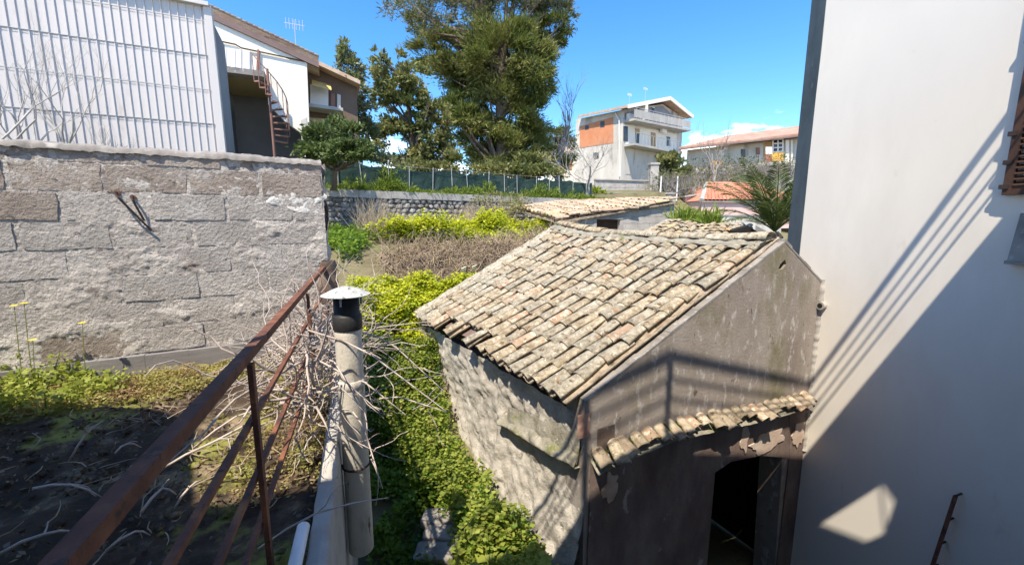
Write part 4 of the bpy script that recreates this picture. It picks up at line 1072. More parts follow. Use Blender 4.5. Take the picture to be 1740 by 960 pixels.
H0 = PY(357, 130, 12.5); H0 = Vector((H0.x, H0.y, 0)); HD = AZ(66); HN = Vector((HD.y, -HD.x, 0))
def make_cream_house():
    def h(px, py, off=0.0): return PW(px, py, H0 + HN * off, HD) 
    t = thing('cream_house', 'cream two storey house with sloping roof, carport and red spiral stair', 'house', Vector((h(440, 260).x, h(440, 260).y, .9)))
    zg = .9
    rc = h(521, 200); cr = Vector((rc.x, rc.y, zg))
    lft = h(330, 200); lf = Vector((lft.x, lft.y, zg)); d0 = h(371, 200); d0 = Vector((d0.x, d0.y, zg))
    d1 = h(512, 240)
    pl = [lf, d0, h(371, 122), h(453, 133), h(456, 178), h(486, 208), h(512, 226), Vector((d1.x, d1.y, zg)), cr, h(521, 101), h(430, 58), h(330, 12)]
    MB().prism(pl, -HN * .25).build('wall', 'cream', t)
    # lower part of the right pier: thin coat, darker colour stands in for shade
    pr = [h(511, 205, .012), h(521, 200, .012), h(521, 262, .012), h(513, 262, .012)]
    MB().prism(pr, -HN * .01).build('shaded_render', 'cream_stain', t)
    # carport recess
    q0, q1 = d0 - HN * 2.6, Vector((d1.x, d1.y, zg)) - HN * 2.6
    zc = h(400, 124).z
    MB().boxv(q0 - HD * .3, (q1 - q0) + HD * .3, -HN * .15, UP * (zc - zg)).build('carport_back', 'grey_plaster', t)
    MB().boxv(q0 - HD * .3 + UP * (zc - zg), (q1 - q0) + HD * .3, HN * 2.34, UP * .18).build('carport_ceiling', 'yellow_plaster', t)
    MB().boxv(q0 - HD * .15, HD * .15, HN * 2.34, UP * (zc - zg)).build('carport_side', 'grey_plaster', t)
    MB().boxv(q1, HD * .15, HN * 2.34, UP * (zc - zg - .3)).build('carport_side', 'grey_plaster', t)
    a, b = h(366, 121, .0), h(453, 132, .0)
    MB().boxv(a + UP * -.12, b - a, HN * .45, UP * .16).build('floor_slab', 'cement_dark', t)
    c = h(378, 135, .1); MB().boxv(Vector((c.x, c.y, zg)), HD * .12, HN * .12, UP * (h(378, 127, .1).z - zg)).build('post', 'white_paint', t)
    # roof: slope seen edge-on with dark verge board and tiles above
    ra, rb_ = h(300, -14, .07), h(541, 98, .07)
    MB().prism([ra, rb_, rb_ - UP * .30, ra - UP * .30], -HN * .12).build('verge_board', 'roof_edge', t)
    MB().prism([ra + UP * .0, rb_ + UP * .0, rb_ - UP * .14, ra - UP * .14], -HN * 6.5).build('roof', 'tile_far', t)
    tm = tile_mesh('roof_tile', .22, .45, .09, 'tile_far'); d = (ra - rb_).normalized(); n = 26
    for k in range(n):
        p = lerp(rb_, ra, k / n) - HN * .10 + UP * .02; x = HN; z = x.cross(d)
        if z.z < 0: x = -x; z = x.cross(d)
        inst('roof_tile', tm, Matrix.Translation(p) @ Matrix((x, d, z)).transposed().to_4x4() @ Matrix.Rotation(R(-3), 4, 'X'), t)
    # upper door with patterned white shutters
    for k, (x0, x1) in enumerate(((370, 385), (386, 400), (401, 410), (412, 424))):
        y0, y1 = 80 + (x0 - 370) * .12, 121 + (x0 - 370) * .12
        MB().prism([h(x0, y0, .05), h(x1, y0 + 2, .05), h(x1, y1 + 2, .05), h(x0, y1, .05)], -HN * .045).build('door_panel', 'white_paint', t)
    # spiral stair
    pc = h(461, 200, .5); pole = Vector((pc.x, pc.y, zg)); ptop = h(459, 118, .5).z
    st = MB().tube([pole, pole + UP * (ptop - zg)], .035, 8).build('stair_pole', 'red_iron', t)
    n = 10; zt = h(455, 148, .5).z; rr = .46; hp = []
    for k in range(n):
        a = -1.9 + k * .33; z = zt - k * .17
        dd = Vector((math.cos(a), math.sin(a), 0)); ee = Vector((math.cos(a + .32), math.sin(a + .32), 0)); p = Vector((pole.x, pole.y, z))
        MB().prism([p + dd * .05, p + dd * rr, p + ee * rr, p + ee * .05], UP * .04).build('stair_step', 'red_iron', t)
        MB().tube([p + dd * rr, p + dd * rr + UP * .75], .010, 4).build('baluster', 'red_iron', t); hp.append(p + dd * rr + UP * .75)
    MB().tube(hp, .015, 5).build('stair_handrail', 'red_iron', t)
    # gable ornaments: two thin braces above the stair
    MB().bar(h(437, 125, .05), h(439, 85, .05), .05, .05).build('brace', 'red_iron', t); MB().bar(h(441, 125, .05), h(439, 85, .05), .04, .04).build('brace', 'red_iron', t)
    MB().tube([h(362, 68, .04), h(400, 76, .04), h(410, 82, .04), h(520, 105, .04)], .02, 5).build('cable', 'iron_dark', t)
    # set-back wing, brown with its shade in the colour, with balcony, white window and yellow awning
    off = -1.4
    def w(px, py, o=0.0): return h(px, py, off + o)
    wa, wb = w(515, 200), w(606, 200)
    MB().prism([Vector((wa.x, wa.y, zg)), Vector((wb.x, wb.y, zg)), w(606, 142), w(515, 100)], -HN * .25).build('wing_wall', 'brown_shaded', t)
    MB().prism([w(512, 90, .5), w(612, 137, .5), w(612, 137, .5) - UP * .13, w(512, 90, .5) - UP * .13], -HN * 5).build('wing_roof', 'tile_far', t)
    MB().prism([w(527, 143, .06), w(558, 152, .06), w(558, 190, .06), w(527, 187, .06)], -HN * .05).build('window', 'white_paint', t)
    MB().prism([w(562, 158, .05), w(569, 160, .05), w(569, 192, .05), w(562, 191, .05)], -HN * .04).build('shutter', 'red_iron', t)
    MB().prism([w(573, 160, .05), w(579, 162, .05), w(579, 192, .05), w(573, 191, .05)], -HN * .04).build('shutter', 'cream_stain', t)
    s0, s1 = w(520, 189, .0), w(582, 197, .0)
    MB().boxv(s0, s1 - s0, HN * .7, UP * .10).build('balcony', 'slab', t)
    a0, a1 = w(530, 137, .0), w(562, 146, .0)
    MB().prism([a0, a1, a1 + HN * .7 - UP * .35, a0 + HN * .7 - UP * .35], UP * .03).build('awning', 'awning', t)
    MB().prism([w(526, 200, .03), w(560, 203, .03), w(560, 250, .03), w(526, 250, .03)], -HN * .02).build('lower_wall', 'yellow_plaster', t)
    # television aerial
    ap = h(503, 80, -1.5); at_ = thing('tv_aerial', 'thin television aerial on the cream house roof', 'aerial', ap)
    MB().tube([ap - UP * .5, ap + UP * .85], .012, 5).build('mast', 'steel', at_)
    for k in range(6): q = ap + UP * .7 + HD * (.1 * k - .25); MB().tube([q - UP * .17, q + UP * .17], .008, 4).build('element', 'steel', at_)
    MB().tube([ap + UP * .7 - HD * .3, ap + UP * .7 + HD * .3], .01, 4).build('boom', 'steel', at_)
make_cream_house()

# ------------------------------------------------------------------ trees
def branchy(mb, p, d, r, length, depth, spread=.55, upb=.12, ratio=.72, segs=4, wob=.12, kids=(2, 3), tips=None, nside=5):
    pts = [Vector(p)]; d = Vector(d).normalized(); rads = [r]
    for k in range(segs):
        d = (d + Vector((random.gauss(0, wob), random.gauss(0, wob), random.gauss(0, wob) + upb * .3))).normalized()
        pts.append(pts[-1] + d * (length / segs)); rads.append(r * (1 - .38 * (k + 1) / segs))
    mb.tube(pts, rads, nside if depth > 1 else 4, False)
    if depth <= 0:
        if tips is not None: tips.append(pts[-1])
        return
    for k in range(random.randint(*kids)):
        i = random.randint(max(1, segs - 2), segs); ax = Vector((random.gauss(0, 1), random.gauss(0, 1), random.gauss(0, .6))).normalized()
        nd = (d + ax * spread + UP * upb).normalized()
        branchy(mb, pts[i], nd, rads[i] * .72, length * ratio * random.uniform(.8, 1.15), depth - 1, spread, upb, ratio, segs, wob, kids, tips, nside)
def bare_tree(name, label, base, h, r, depth, d=(0, 0, 1), m='bark_pale', spread=.6, group=None, kids=(2, 3), cat='bare tree', upb=.12, ratio=.74, trunk=.3):
    t = thing(name, label, cat, base, group); mb = MB(); tips = []
    base = Vector(base); top = base + Vector(d).normalized() * h * trunk
    MB().tube([base - UP * .15, lerp(base, top, .5) + Vector((.02, .01, 0)), top + Vector(d).normalized() * .03], [r * 1.25, r * 1.05, r], 8).build('trunk', m, t, True)
    for k in range(random.randint(3, 4)):
        a = random.uniform(0, 6.28); nd = Vector(d).normalized() + Vector((math.cos(a), math.sin(a), .1)) * spread * 1.1
        branchy(mb, top - UP * .05 * h * random.random(), nd, r * .72, h * .27, depth, spread, upb, ratio, 4, .13, kids, tips)
    mb.build('branches', m, t, True)
    return t
def leafy(name, label, base, lobes, Y, dens, leaf, m, trunk_r, aspect=.45, ydep=.8, clump=.30, cl_n=12, group=None, outw=.9, upw=.2, extra=None, bark='bark', cat='tree', shell=.5):
    t = thing(name, label, cat, base, group); k = Y / F_PX; P, O = [], []
    br = MB(); base = Vector(base)
    cs = []
    for (px, py, rx, ry) in lobes:
        c = PY(px, py, Y + random.uniform(-.5, .5) * ydep); r = (rx * k, max(rx, ry) * k * .9, ry * k)
        n = int(dens * rx * ry); X, o_ = blob_points(c, r, n, cl_n, clump, shell); P.append(X); O.append(o_); cs.append((c, r))
    leaves('crown', np.concatenate(P), leaf, m, t, aspect, np.concatenate(O), outw, upw)
    top = sum((c for c, r in cs), Vector()) / len(cs)
    top = Vector((lerp(base, top, .6).x, lerp(base, top, .6).y, max(c.z for c, r in cs)))
    tr = [base - UP * .2, lerp(base, top, .3) + Vector((.05, 0, 0)), lerp(base, top, .6), top]
    MB().tube(tr, [trunk_r, trunk_r * .8, trunk_r * .5, trunk_r * .15], 8).build('trunk', bark, t, True)
    for c, r in cs:
        z = max(base.z + .3, c.z - 1.2 * (c - top).length * .5 - r[2] * .3); f = (z - base.z) / max(.1, top.z - base.z); s = lerp(base, top, min(max(f, .1), .95))
        for q in range(4):
            e = c + Vector((random.uniform(-.8, .8) * r[0], random.uniform(-.6, .6) * r[1], random.uniform(-.3, .85) * r[2])); m_ = lerp(s, e, .5) + Vector((random.gauss(0, .1), random.gauss(0, .1), -.1))
            br.tube([s, lerp(s, m_, .5), m_, lerp(m_, e, .5), e], [trunk_r * .34, trunk_r * .28, trunk_r * .2, trunk_r * .12, trunk_r * .04], 5, False)
    br.build('limbs', bark, t, True)
    return t, cs
def gz(px, Y): p = PY(px, 375, Y); return Vector((p.x, p.y, terr_z(p.x, p.y)))
def make_trees():
    low = [(745, 88, 46, 30), (790, 120, 46, 34), (850, 105, 66, 60), (905, 120, 34, 55), (935, 60, 30, 30), (800, 165, 46, 40), (865, 185, 62, 60), (905, 200, 26, 50), (820, 235, 40, 32), (865, 262, 60, 40), (800, 205, 30, 26), (770, 185, 22, 20), (905, 262, 26, 32)]
    t, cs = leafy('pine_tree', 'huge spreading pine towering over the fence', gz(852, 26), low, 26, 4.2, .32, 'leaf_pine', .42, .19, 3.5, .18, 26, outw=1.1, upw=.5)
    up = [(700, 8, 42, 26), (745, 25, 52, 34), (800, 15, 50, 40), (860, 20, 60, 50), (915, 12, 50, 34), (945, 30, 32, 28), (880, -50, 75, 50), (780, -40, 70, 40), (725, 48, 28, 20)]
    P, O = [], []; k = 26.5 / F_PX
    for (px, py, rx, ry) in up:
        c = PY(px, py, 26.5 + random.uniform(-2, 2)); n = int(1.5 * rx * ry); X, o_ = blob_points(c, (rx * k, rx * k, ry * k), n, 22, .15); P.append(X); O.append(o_)
    leaves('upper_crown', np.concatenate(P), .30, 'leaf_pine_top', t, .18, np.concatenate(O), 1.1, .5)
    br = MB(); root = PY(852, 150, 26); hi = PY(858, 40, 26)
    for (px, py, rx, ry) in up + low[:5]:
        e = PY(px, py, 26.2 + random.uniform(-1, 1))
        for q in range(3):
            e2 = e + Vector((random.uniform(-.7, .7) * rx * k, random.uniform(-1, 1), random.uniform(-.5, .6) * ry * k)); s = lerp(root, hi, random.uniform(0, .9)); m = lerp(s, e2, .5) - UP * .3
            br.tube([s, lerp(s, m, .5), m, lerp(m, e2, .6), e2], [.17, .14, .10, .06, .02], 5, False)
    br.build('upper_limbs', 'bark', t, True)
    leafy('broadleaf_tree', 'leafy evergreen tree between the slim tree and the pine', gz(705, 21), [(646, 108, 12, 20), (668, 128, 30, 32), (700, 150, 36, 34), (690, 190, 44, 40), (735, 195, 26, 36), (652, 165, 16, 34), (715, 235, 46, 38), (672, 240, 30, 30), (745, 255, 26, 26), (712, 280, 34, 18)], 21, 1.35, .25, 'leaf_tree', .20, .42, 2.0, .15, 20)
    leafy('slim_tree', 'slim tall tree with greyish foliage beside the cream house', gz(612, 18), [(592, 92, 10, 18), (597, 122, 15, 24), (603, 158, 17, 26), (612, 195, 19, 28), (618, 232, 17, 28), (592, 172, 12, 20)], 18, 3.0, .19, 'leaf_slim', .13, .42, 1.2, .24, 12)
    b = PY(562, 240, 11.2); leafy('round_shrub', 'dense round green shrub in front of the cream house', Vector((b.x, b.y, 1.0)), [(552, 240, 30, 22), (572, 224, 24, 18), (602, 240, 22, 24), (532, 246, 18, 18), (585, 258, 30, 16), (618, 258, 14, 14), (560, 262, 34, 10)], 11.2, 3.4, .12, 'leaf_shrub', .08, .5, .8, .27, 13, cat='shrub')
    leafy('low_bush', 'dark bush below the leafy evergreen behind the fence', gz(735, 19), [(735, 285, 30, 18), (705, 288, 24, 14), (765, 280, 18, 20)], 19, 3.0, .2, 'leaf_tree', .08, .45, 1.0, .25, 10, cat='bush')
    leafy('low_bush', 'dark bush under the pine behind the fence', gz(880, 24), [(850, 292, 46, 16), (900, 288, 34, 22), (930, 292, 26, 14)], 24, 3.0, .24, 'leaf_tree', .10, .45, 1.5, .25, 10, cat='bush')
    leafy('low_bush', 'pale greyish bush beneath the broadleaf tree by the fence', gz(660, 17), [(655, 285, 24, 18), (640, 270, 14, 20), (678, 292, 20, 12)], 17, 1.6, .16, 'leaf_slim', .06, .45, 1.0, .25, 10, cat='bush')
    leafy('conifer_bush', 'rounded green conifer behind the bare fig tree', gz(950, 33), [(948, 232, 22, 16), (940, 255, 26, 22), (960, 262, 18, 24), (935, 285, 24, 18)], 33, 3.0, .30, 'leaf_tree', .2, .3, 1.5, .25, 12)
    leafy('ivy_bush', 'dark glossy ivy bush on the pillar of the stone wall', gz(1142, 26.5), [(1142, 272, 18, 16), (1132, 290, 16, 18), (1152, 288, 14, 16), (1128, 268, 10, 10)], 26.5, 3.4, .22, 'leaf_tree', .1, .6, 1.0, .25, 10, cat='bush')
    leafy('low_bush', 'yellow-green bush at the fence end by the fig tree', gz(960, 20), [(955, 326, 22, 10), (1018, 330, 12, 8)], 20, 3.0, .16, 'leaf_spurge', .05, .45, .6, .3, 8, cat='bush')
    # bare fig in front of the tall house
    b = PY(998, 338, 18.5)
    fig = bare_tree('bare_tree', 'pale leafless fig tree spreading in front of the tall house', Vector((b.x, b.y, b.z - .2)), 4.4, .075, 5, (0, 0, 1), 'bark_pale', .85, kids=(2, 3), ratio=.78, upb=.10, trunk=.16)
    b = PY(945, 300, 30); bare_tree('bare_tree', 'thin leafless tree rising right of the pine', Vector((b.x, b.y, b.z - 1)), 7.5, .12, 4, (.08, 0, 1), 'bark_grey', .45, upb=.25, trunk=.3)
    b = PY(1212, 310, 24); bare_tree('bare_tree', 'leafless grey tree before the house with orange balcony', Vector((b.x, b.y, b.z - .6)), 4.8, .07, 4, (.05, 0, 1), 'bark_grey', .6, upb=.2, trunk=.2)
    # grey bramble thicket on the stone wall behind the pink house
    for i, (px, py, Y, hh, lab) in enumerate(((1135, 325, 23.5, 2.0, 'grey leafless thicket bush beside the wall pillar'), (1170, 325, 23.0, 2.2, 'grey leafless thicket bush left of the pink house roof'), (1255, 305, 26, 2.2, 'grey leafless thicket bush behind the pink house ridge'), (1300, 300, 25, 2.2, 'grey leafless thicket bush beside the palm crown'), (1215, 318, 24.5, 2.0, 'grey leafless thicket bush under the leafless grey tree'), (1192, 300, 27, 2.0, 'grey leafless thicket bush against the dark stone wall'), (1150, 300, 27.2, 1.8, 'grey leafless thicket bush right of the ivy bush'), (1275, 296, 27.5, 1.9, 'grey leafless thicket bush below the orange balcony'), (1240, 292, 28, 1.9, 'grey leafless thicket bush above the pink house ridge'), (1325, 292, 28, 2.0, 'grey leafless thicket bush next to the grey wall end'))):
        b = PY(px, py, Y); t = thing('bare_bush', lab, 'bare bush', Vector((b.x, b.y, b.z - .4))); mb = MB()
        for q in range(30):
            s = Vector((b.x + random.gauss(0, .75), b.y + random.gauss(0, .4), b.z - .5)); branchy(mb, s, (random.gauss(0, .5), random.gauss(0, .4), 1), .03, hh * .42, 2, .8, .05, .75, 4, .2, (2, 3), None, 4)
        mb.build('stems', 'bark_grey', t)['kind'] = 'stuff'
        X, o_ = blob_points((b.x, b.y, b.z + .35 * hh - .3), (1.4, .6, hh * .38), 500, 20, .25); leaves('sparse_leaves', X, .12, 'leaf_tree', t, .5, o_)
    # leafless fig saplings in front of the metal shed
    for (px, Y, hh, dd, lab) in ((30, 6.6, 3.0, (.05, .1, 1), 'bare fig sapling at the far end of the metal shed'), (105, 7.25, 3.2, (.10, 0, 1), 'tall bare fig sapling in front of the metal shed'), (-60, 6.0, 3.4, (.3, .1, 1), 'bare fig sapling leaning toward the metal shed'), (205, 7.6, 1.9, (-.1, .1, 1), 'small bare sapling by the middle of the metal shed')):
        b = PY(px, 262, Y); bare_tree('bare_sapling', lab, Vector((b.x, b.y, .3)), hh, .026, 4, dd, 'bark_pale', .60, kids=(1, 3), cat='bare tree', upb=.2, trunk=.2, ratio=.78)
make_trees()

# ------------------------------------------------------------------ block shed behind the tiled shed
def make_block_shed():
    F1, F2 = PY(952, 377, 11.4), PY(1146, 343, 12.6); B1 = PY(872, 354, 14.2); back = B1 - F1; back.z = 0
    t = thing('block_shed', 'grey concrete block shed with rough tiled lean-to roof and dark window', 'shed', Vector((F1.x, F1.y, -1.1)))
    d = Vector((F2.x - F1.x, F2.y - F1.y, 0)); L = d.length; d.normalize(); n = Vector((d.y, -d.x, 0)); zb = -1.1
    def h(px, py): return PW(px, py, F1, d)
    wx0, wx1 = (h(1013, 390) - F1).dot(d), (h(1053, 390) - F1).dot(d); wz0, wz1 = h(1030, 403).z, h(1030, 373).z
    def topz(s): return F1.z + (F2.z - F1.z) * s / L - .06
    base = Matrix((d, -n, UP)).transposed().to_4x4(); cache = {}
    r = 0; z = zb
    while z < F2.z:
        s = -.2 if r % 2 else 0.0
        while s < L:
            s0, s1 = max(0, s), min(L, s + .42); s += .42
            if s1 - s0 < .06: continue
            if topz(s0 + .02) < z + .19 and topz(s1) < z + .2:
                if topz((s0 + s1) / 2) < z + .1: continue
            if z + .1 > wz0 and z + .08 < wz1:
                if s0 >= wx0 - .05 and s1 <= wx1 + .05: continue
                if s0 < wx0 < s1: s1 = wx0
                if s0 < wx1 < s1: s0 = wx1
                if s1 - s0 < .05: continue
            key = round((s1 - s0) / .07)
            if key not in cache: cache[key] = block_mesh('block', key * .07 - .014, .19, .1, 'cement_dark' if random.random() < .3 else 'cement')
            c = F1 + d * ((s0 + s1) / 2); c = Vector((c.x, c.y, z + .1)) + n * random.uniform(.0, .008)
            inst('block', cache[key], Matrix.Translation(c) @ base, t)
        z += .204; r += 1
    # mortar and core around the window
    o = Vector((F1.x, F1.y, 0)) - n * .012
    def core(s0, s1, z0, z1a, z1b): MB().prism([o + d * s0 + UP * z0, o + d * s1 + UP * z0, o + d * s1 + UP * z1b, o + d * s0 + UP * z1a], -n * .16).build('mortar', 'mortar', t)
    core(0, wx0, zb, topz(0), topz(wx0)); core(wx1, L, zb, topz(wx1), topz(L)); core(wx0, wx1, zb, wz0, wz0); core(wx0, wx1, wz1, topz(wx0), topz(wx1))
    MB().boxv(o + d * wx0 + UP * wz0 - n * .12, d * (wx1 - wx0), -n * .04, UP * (wz1 - wz0)).build('window', 'brown_wood', t)
    for s in (wx0 - .09, wx1): MB().boxv(o + d * s + UP * (wz0 - .02) + n * .016, d * .09, n * .015, UP * (wz1 - wz0 + .04)).build('window_jamb', 'cement', t)
    MB().boxv(o + d * (wx0 - .08) + UP * wz1 + n * .012, d * (wx1 - wx0 + .16), n * .03, UP * .05).build('lintel', 'old_wood', t)
    e = Vector((F2.x, F2.y, zb)); MB().boxv(e, back, -d * .15, UP * (F2.z - zb - .1)).build('end_wall', 'cement_dark', t)
    w0 = Vector((F1.x, F1.y, zb)); MB().boxv(w0 + back * .02 + d * .35, back * .96, d * .1, UP * .75).build('eave_wall', 'dim_plaster', t)
    for k in range(6): p = w0 + back * (.05 + .18 * k) + d * .10; MB().boxv(p, d * .07, back.normalized() * .09, UP * (F1.z - zb - .06 + .02 * random.random())).build('eave_post', 'old_wood', t)
    over = -d * .12
    p00, p10 = F1 + n * .10 + over, F1 + back + over; p01, p11 = F2 + n * .10, F2 + back * .75
    p11.z = F2.z + .15; p10.z = B1.z
    MB().prism([p00 - UP * .05, p01 - UP * .05, p11 - UP * .05, p10 - UP * .05], UP * .05).build('roof_deck', 'tile_pan', t)
    tile_roof(t, p00, p10, p01, p11, 15, 11, [('tile_far', 4), ('tile', 2), ('tile_orange', 1), ('tile_red', 2)], None, (), lambda u, v: .03 * math.sin(5 * u + 7 * v), 1.6, .38)
make_block_shed()

# low second tiled roof
def make_low_shed():
    a, b = PY(1070, 413, 7.6), PY(1248, 426, 6.9); c, d = PY(1138, 377, 9.6), PY(1280, 383, 9.0)
    t = thing('low_shed', 'low shed with orange-edged tile roof between block shed and palm', 'shed', Vector((b.x, b.y, -2.5)))
    tile_roof(t, a, b, c, d, 12, 7, [('tile', 4), ('tile_grey', 3), ('tile_orange', 1)], 'tile_pan', (), lambda u, v: -.05 * math.sin(math.pi * u) + .02 * math.sin(11 * u), 1.6)
    MB().prism([a - UP * .04, b - UP * .04, d - UP * .04, c - UP * .04], -UP * .06).build('roof_deck', 'dim_plaster', t)
    for p, q in ((a, b), (c, d), (a, c)):
        x = Vector((q.x - p.x, q.y - p.y, 0)); m = Vector((-x.y, x.x, 0)).normalized() * .15
        MB().prism([Vector((p.x, p.y, -2.5)), Vector((q.x, q.y, -2.5)), q - UP * .11, p - UP * .11], m).build('wall', 'rubble_plaster', t)
    # mortared left verge
    def vg(u, v):
        p = lerp(a, c, v); s = (b - a).normalized(); an = math.pi * u; q = p - s * (.10 * math.cos(an)) + UP * (.06 * math.sin(an) + .02); return q + UP * .02 * fbm(q, 7, 3)
    MB().grid(vg, 6, 20).build('verge_mortar', 'tile_grey', t, True)
    # orange lichen tiles at the near corner
    om = tile_mesh('orange_tile', .17, .36, .06, 'tile_orange'); vy = (c - a).normalized(); ux = (b - a).normalized(); nn = ux.cross(vy).normalized(); ux = vy.cross(nn)
    for k in range(5):
        q = lerp(a, b, .03 + k * .075) + nn * .085 - vy * .04; inst('orange_tile', om, Matrix.Translation(q) @ Matrix((ux, vy, nn)).transposed().to_4x4() @ Matrix.Rotation(R(random.gauss(0, 3)), 4, 'Z'), t)
    # open collapsed end: broken wall, near-black slab standing in for the recess shade
    e = thing('ruined_wall', 'broken sloping masonry end with near-black slab as recess shade next to the palm', 'ruin', Vector((b.x, b.y, -2.5)))
    r1, r2 = PY(1284, 383, 9.2), PY(1338, 412, 8.4)
    MB().prism([r1, r2, Vector((r2.x, r2.y, -2.5)), Vector((r1.x, r1.y, -2.5))], Vector((.1, .16, 0))).build('wall', 'cement', e)
    m0, m1 = PY(1248, 425, 7.4), PY(1325, 425, 7.6)
    MB().prism([PY(1246, 392, 8.0), PY(1272, 384, 8.0), PY(1300, 402, 8.0), PY(1312, 422, 8.0), PY(1240, 432, 8.0)], Vector((.05, .3, 0))).build('hollow_shade', 'opening_shade', e)
make_low_shed()

# ------------------------------------------------------------------ palm
def make_palm():
    b = PY(1316, 400, 10.5); base = Vector((b.x, b.y, -2.2)); top = Vector((b.x, b.y, b.z + .1))
    t = thing('palm_tree', 'squat palm with long arching fronds beside the grey wall end', 'palm', base)
    mb = MB(); n = 14
    mb.tube([lerp(base, top, k / n) for k in range(n + 1)], [(.17 + (.03 if k % 2 else 0)) * (1 if k < n else .5) for k in range(n + 1)], 12); mb.build('trunk', 'palm_trunk', t)
    for k in range(26):
        a = 2.4 * k + random.uniform(-.2, .2); up = .55 + 2.2 * (1 - k / 26) + random.uniform(-.1, .1); L = random.uniform(1.7, 2.3) * (.85 if k > 18 else 1)
        d = Vector((math.cos(a), math.sin(a), up)).normalized(); pts = [top]; 
        for s in range(9):
            d = (d + Vector((0, 0, -.05 - .010 * s))).normalized(); pts.append(pts[-1] + d * (L / 9))
        V = []
        side = Vector((-math.sin(a), math.cos(a), 0))
        for s in range(44):
            f = .12 + .88 * s / 44; k0 = min(int(f * 9), 8); p = lerp(pts[k0], pts[k0 + 1], f * 9 - k0); dd = (pts[k0 + 1] - pts[k0]).normalized(); ll = .42 * math.sin(math.pi * min(1, .12 + f * .86)) + .08
            for sg in (-1, 1):
                ld = (side * sg * .8 + dd * .75 + UP * (.15 + random.gauss(0, .1)) - UP * .25 * f).normalized(); w = dd * .016
                V += [p, p + ld * ll * .5 + w, p + ld * ll - UP * .05, p + ld * ll * .5 - w]
        o = npmesh('frond', np.array([tuple(v) for v in V]), 4, 'leaf_palm', t)
        MB().tube(pts, list(np.linspace(.022, .005, len(pts))), 5, False).build('frond_stem', 'leaf_palm', o)
    g = [(p.x, p.y) for p in (PY(1148, 372, 10.8), PY(1225, 372, 10.2), PY(1225, 372, 11.2), PY(1150, 372, 12))]
    weeds('grass_clump', 'green and straw grass clump behind the low tiled roof', 'grass', g, 60, .55, .16, 26, .26, 'leaf_grass', zf=lambda x, y: -.42, aspect=.12, stems=False, upw=1.2)
make_palm()

# ------------------------------------------------------------------ pink house
def make_pink_house():
    d = AZ(84); p0 = PY(1193, 342, 21); o = Vector((p0.x, p0.y, 0)); n = Vector((d.y, -d.x, 0)); bk = -n
    t = thing('pink_house', 'small pink house with new orange-red tiled hip roof', 'house', o + UP * -.3)
    W, D = 6.0, 4.6; ze = PY(1193, 341, 21).z
    MB().boxv(o + UP * -.4, d * W, bk * D, UP * (ze + .38)).build('wall', 'pink', t)
    ov = .07; zr = PY(1243, 312, 23.3).z
    A, B, C_, D_ = o - d * ov + n * ov + UP * ze, o + d * (W + ov) + n * ov + UP * ze, o + d * (W + ov) + bk * (D + ov) + UP * ze, o - d * ov + bk * (D + ov) + UP * ze
    r0, r1 = o + d * 1.55 + bk * (D / 2) + UP * zr, o + d * (W - 1.4) + bk * (D / 2) + UP * zr
    m = MB(); i = [A, B, C_, D_, r0, r1]; m.v = i; m.f = [(0, 1, 5, 4), (1, 2, 5), (2, 3, 4, 5), (3, 0, 4)]; m.build('roof', 'tile_new', t)
    # individual tiles on the front slope
    tile_roof(t, A + UP * -.03 + d * .1, B - UP * .03 - d * 1.4, lerp(A, r0, .96), r1, 22, 9, [('tile_new', 1)], None, {(i, j) for i in range(22) for j in range(9) if i / 22 < 0}, None, .3, .35)
    MB().bar(A - UP * .06, B - UP * .06, .10, .09).build('gutter', 'cement_dark', t)
    MB().tube([A, r0], .12, 8).build('hip', 'cement', t); MB().tube([r0, r1], .11, 8).build('ridge', 'tile_new', t)
    lw = thing('garden_wall', 'low beige garden wall in front of the pink house', 'wall', Vector((PY(1190, 372, 17).x, 17, -.6)))
    a, b = PY(1185, 367, 17), PY(1330, 364, 17.4)
    MB().boxv(Vector((a.x, a.y, -.7)), Vector((b.x - a.x, b.y - a.y, 0)), Vector((0, .2, 0)), UP * (a.z + .7)).build('wall', 'cream_stain', lw); MB().boxv(Vector((a.x, a.y - .03, a.z + .002)), Vector((b.x - a.x, b.y - a.y, 0)), Vector((0, .26, 0)), UP * .05).build('coping', 'cement', lw)
    # outbuilding left of it
    a2 = PY(1165, 336, 22.5); ob = thing('pink_annex', 'plain pink annex wall left of the pink house', 'annex', Vector((a2.x, a2.y, -.3)))
    MB().prism([Vector((a2.x, a2.y, -.4)), Vector((a2.x + 1.6, a2.y - .2, -.4)), Vector((a2.x + 1.6, a2.y - .2, a2.z + .25)), Vector((a2.x, a2.y, a2.z))], Vector((0, 2, 0))).build('wall', 'pink', ob)
    MB().prism([Vector((a2.x - .1, a2.y - .15, a2.z + .01)), Vector((a2.x + 1.6, a2.y - .35, a2.z + .27)), Vector((a2.x + 1.6, a2.y + 2, a2.z + .27)), Vector((a2.x - .1, a2.y + 2, a2.z + .01))], UP * .08).build('roof_slab', 'cement', ob)
make_pink_house()

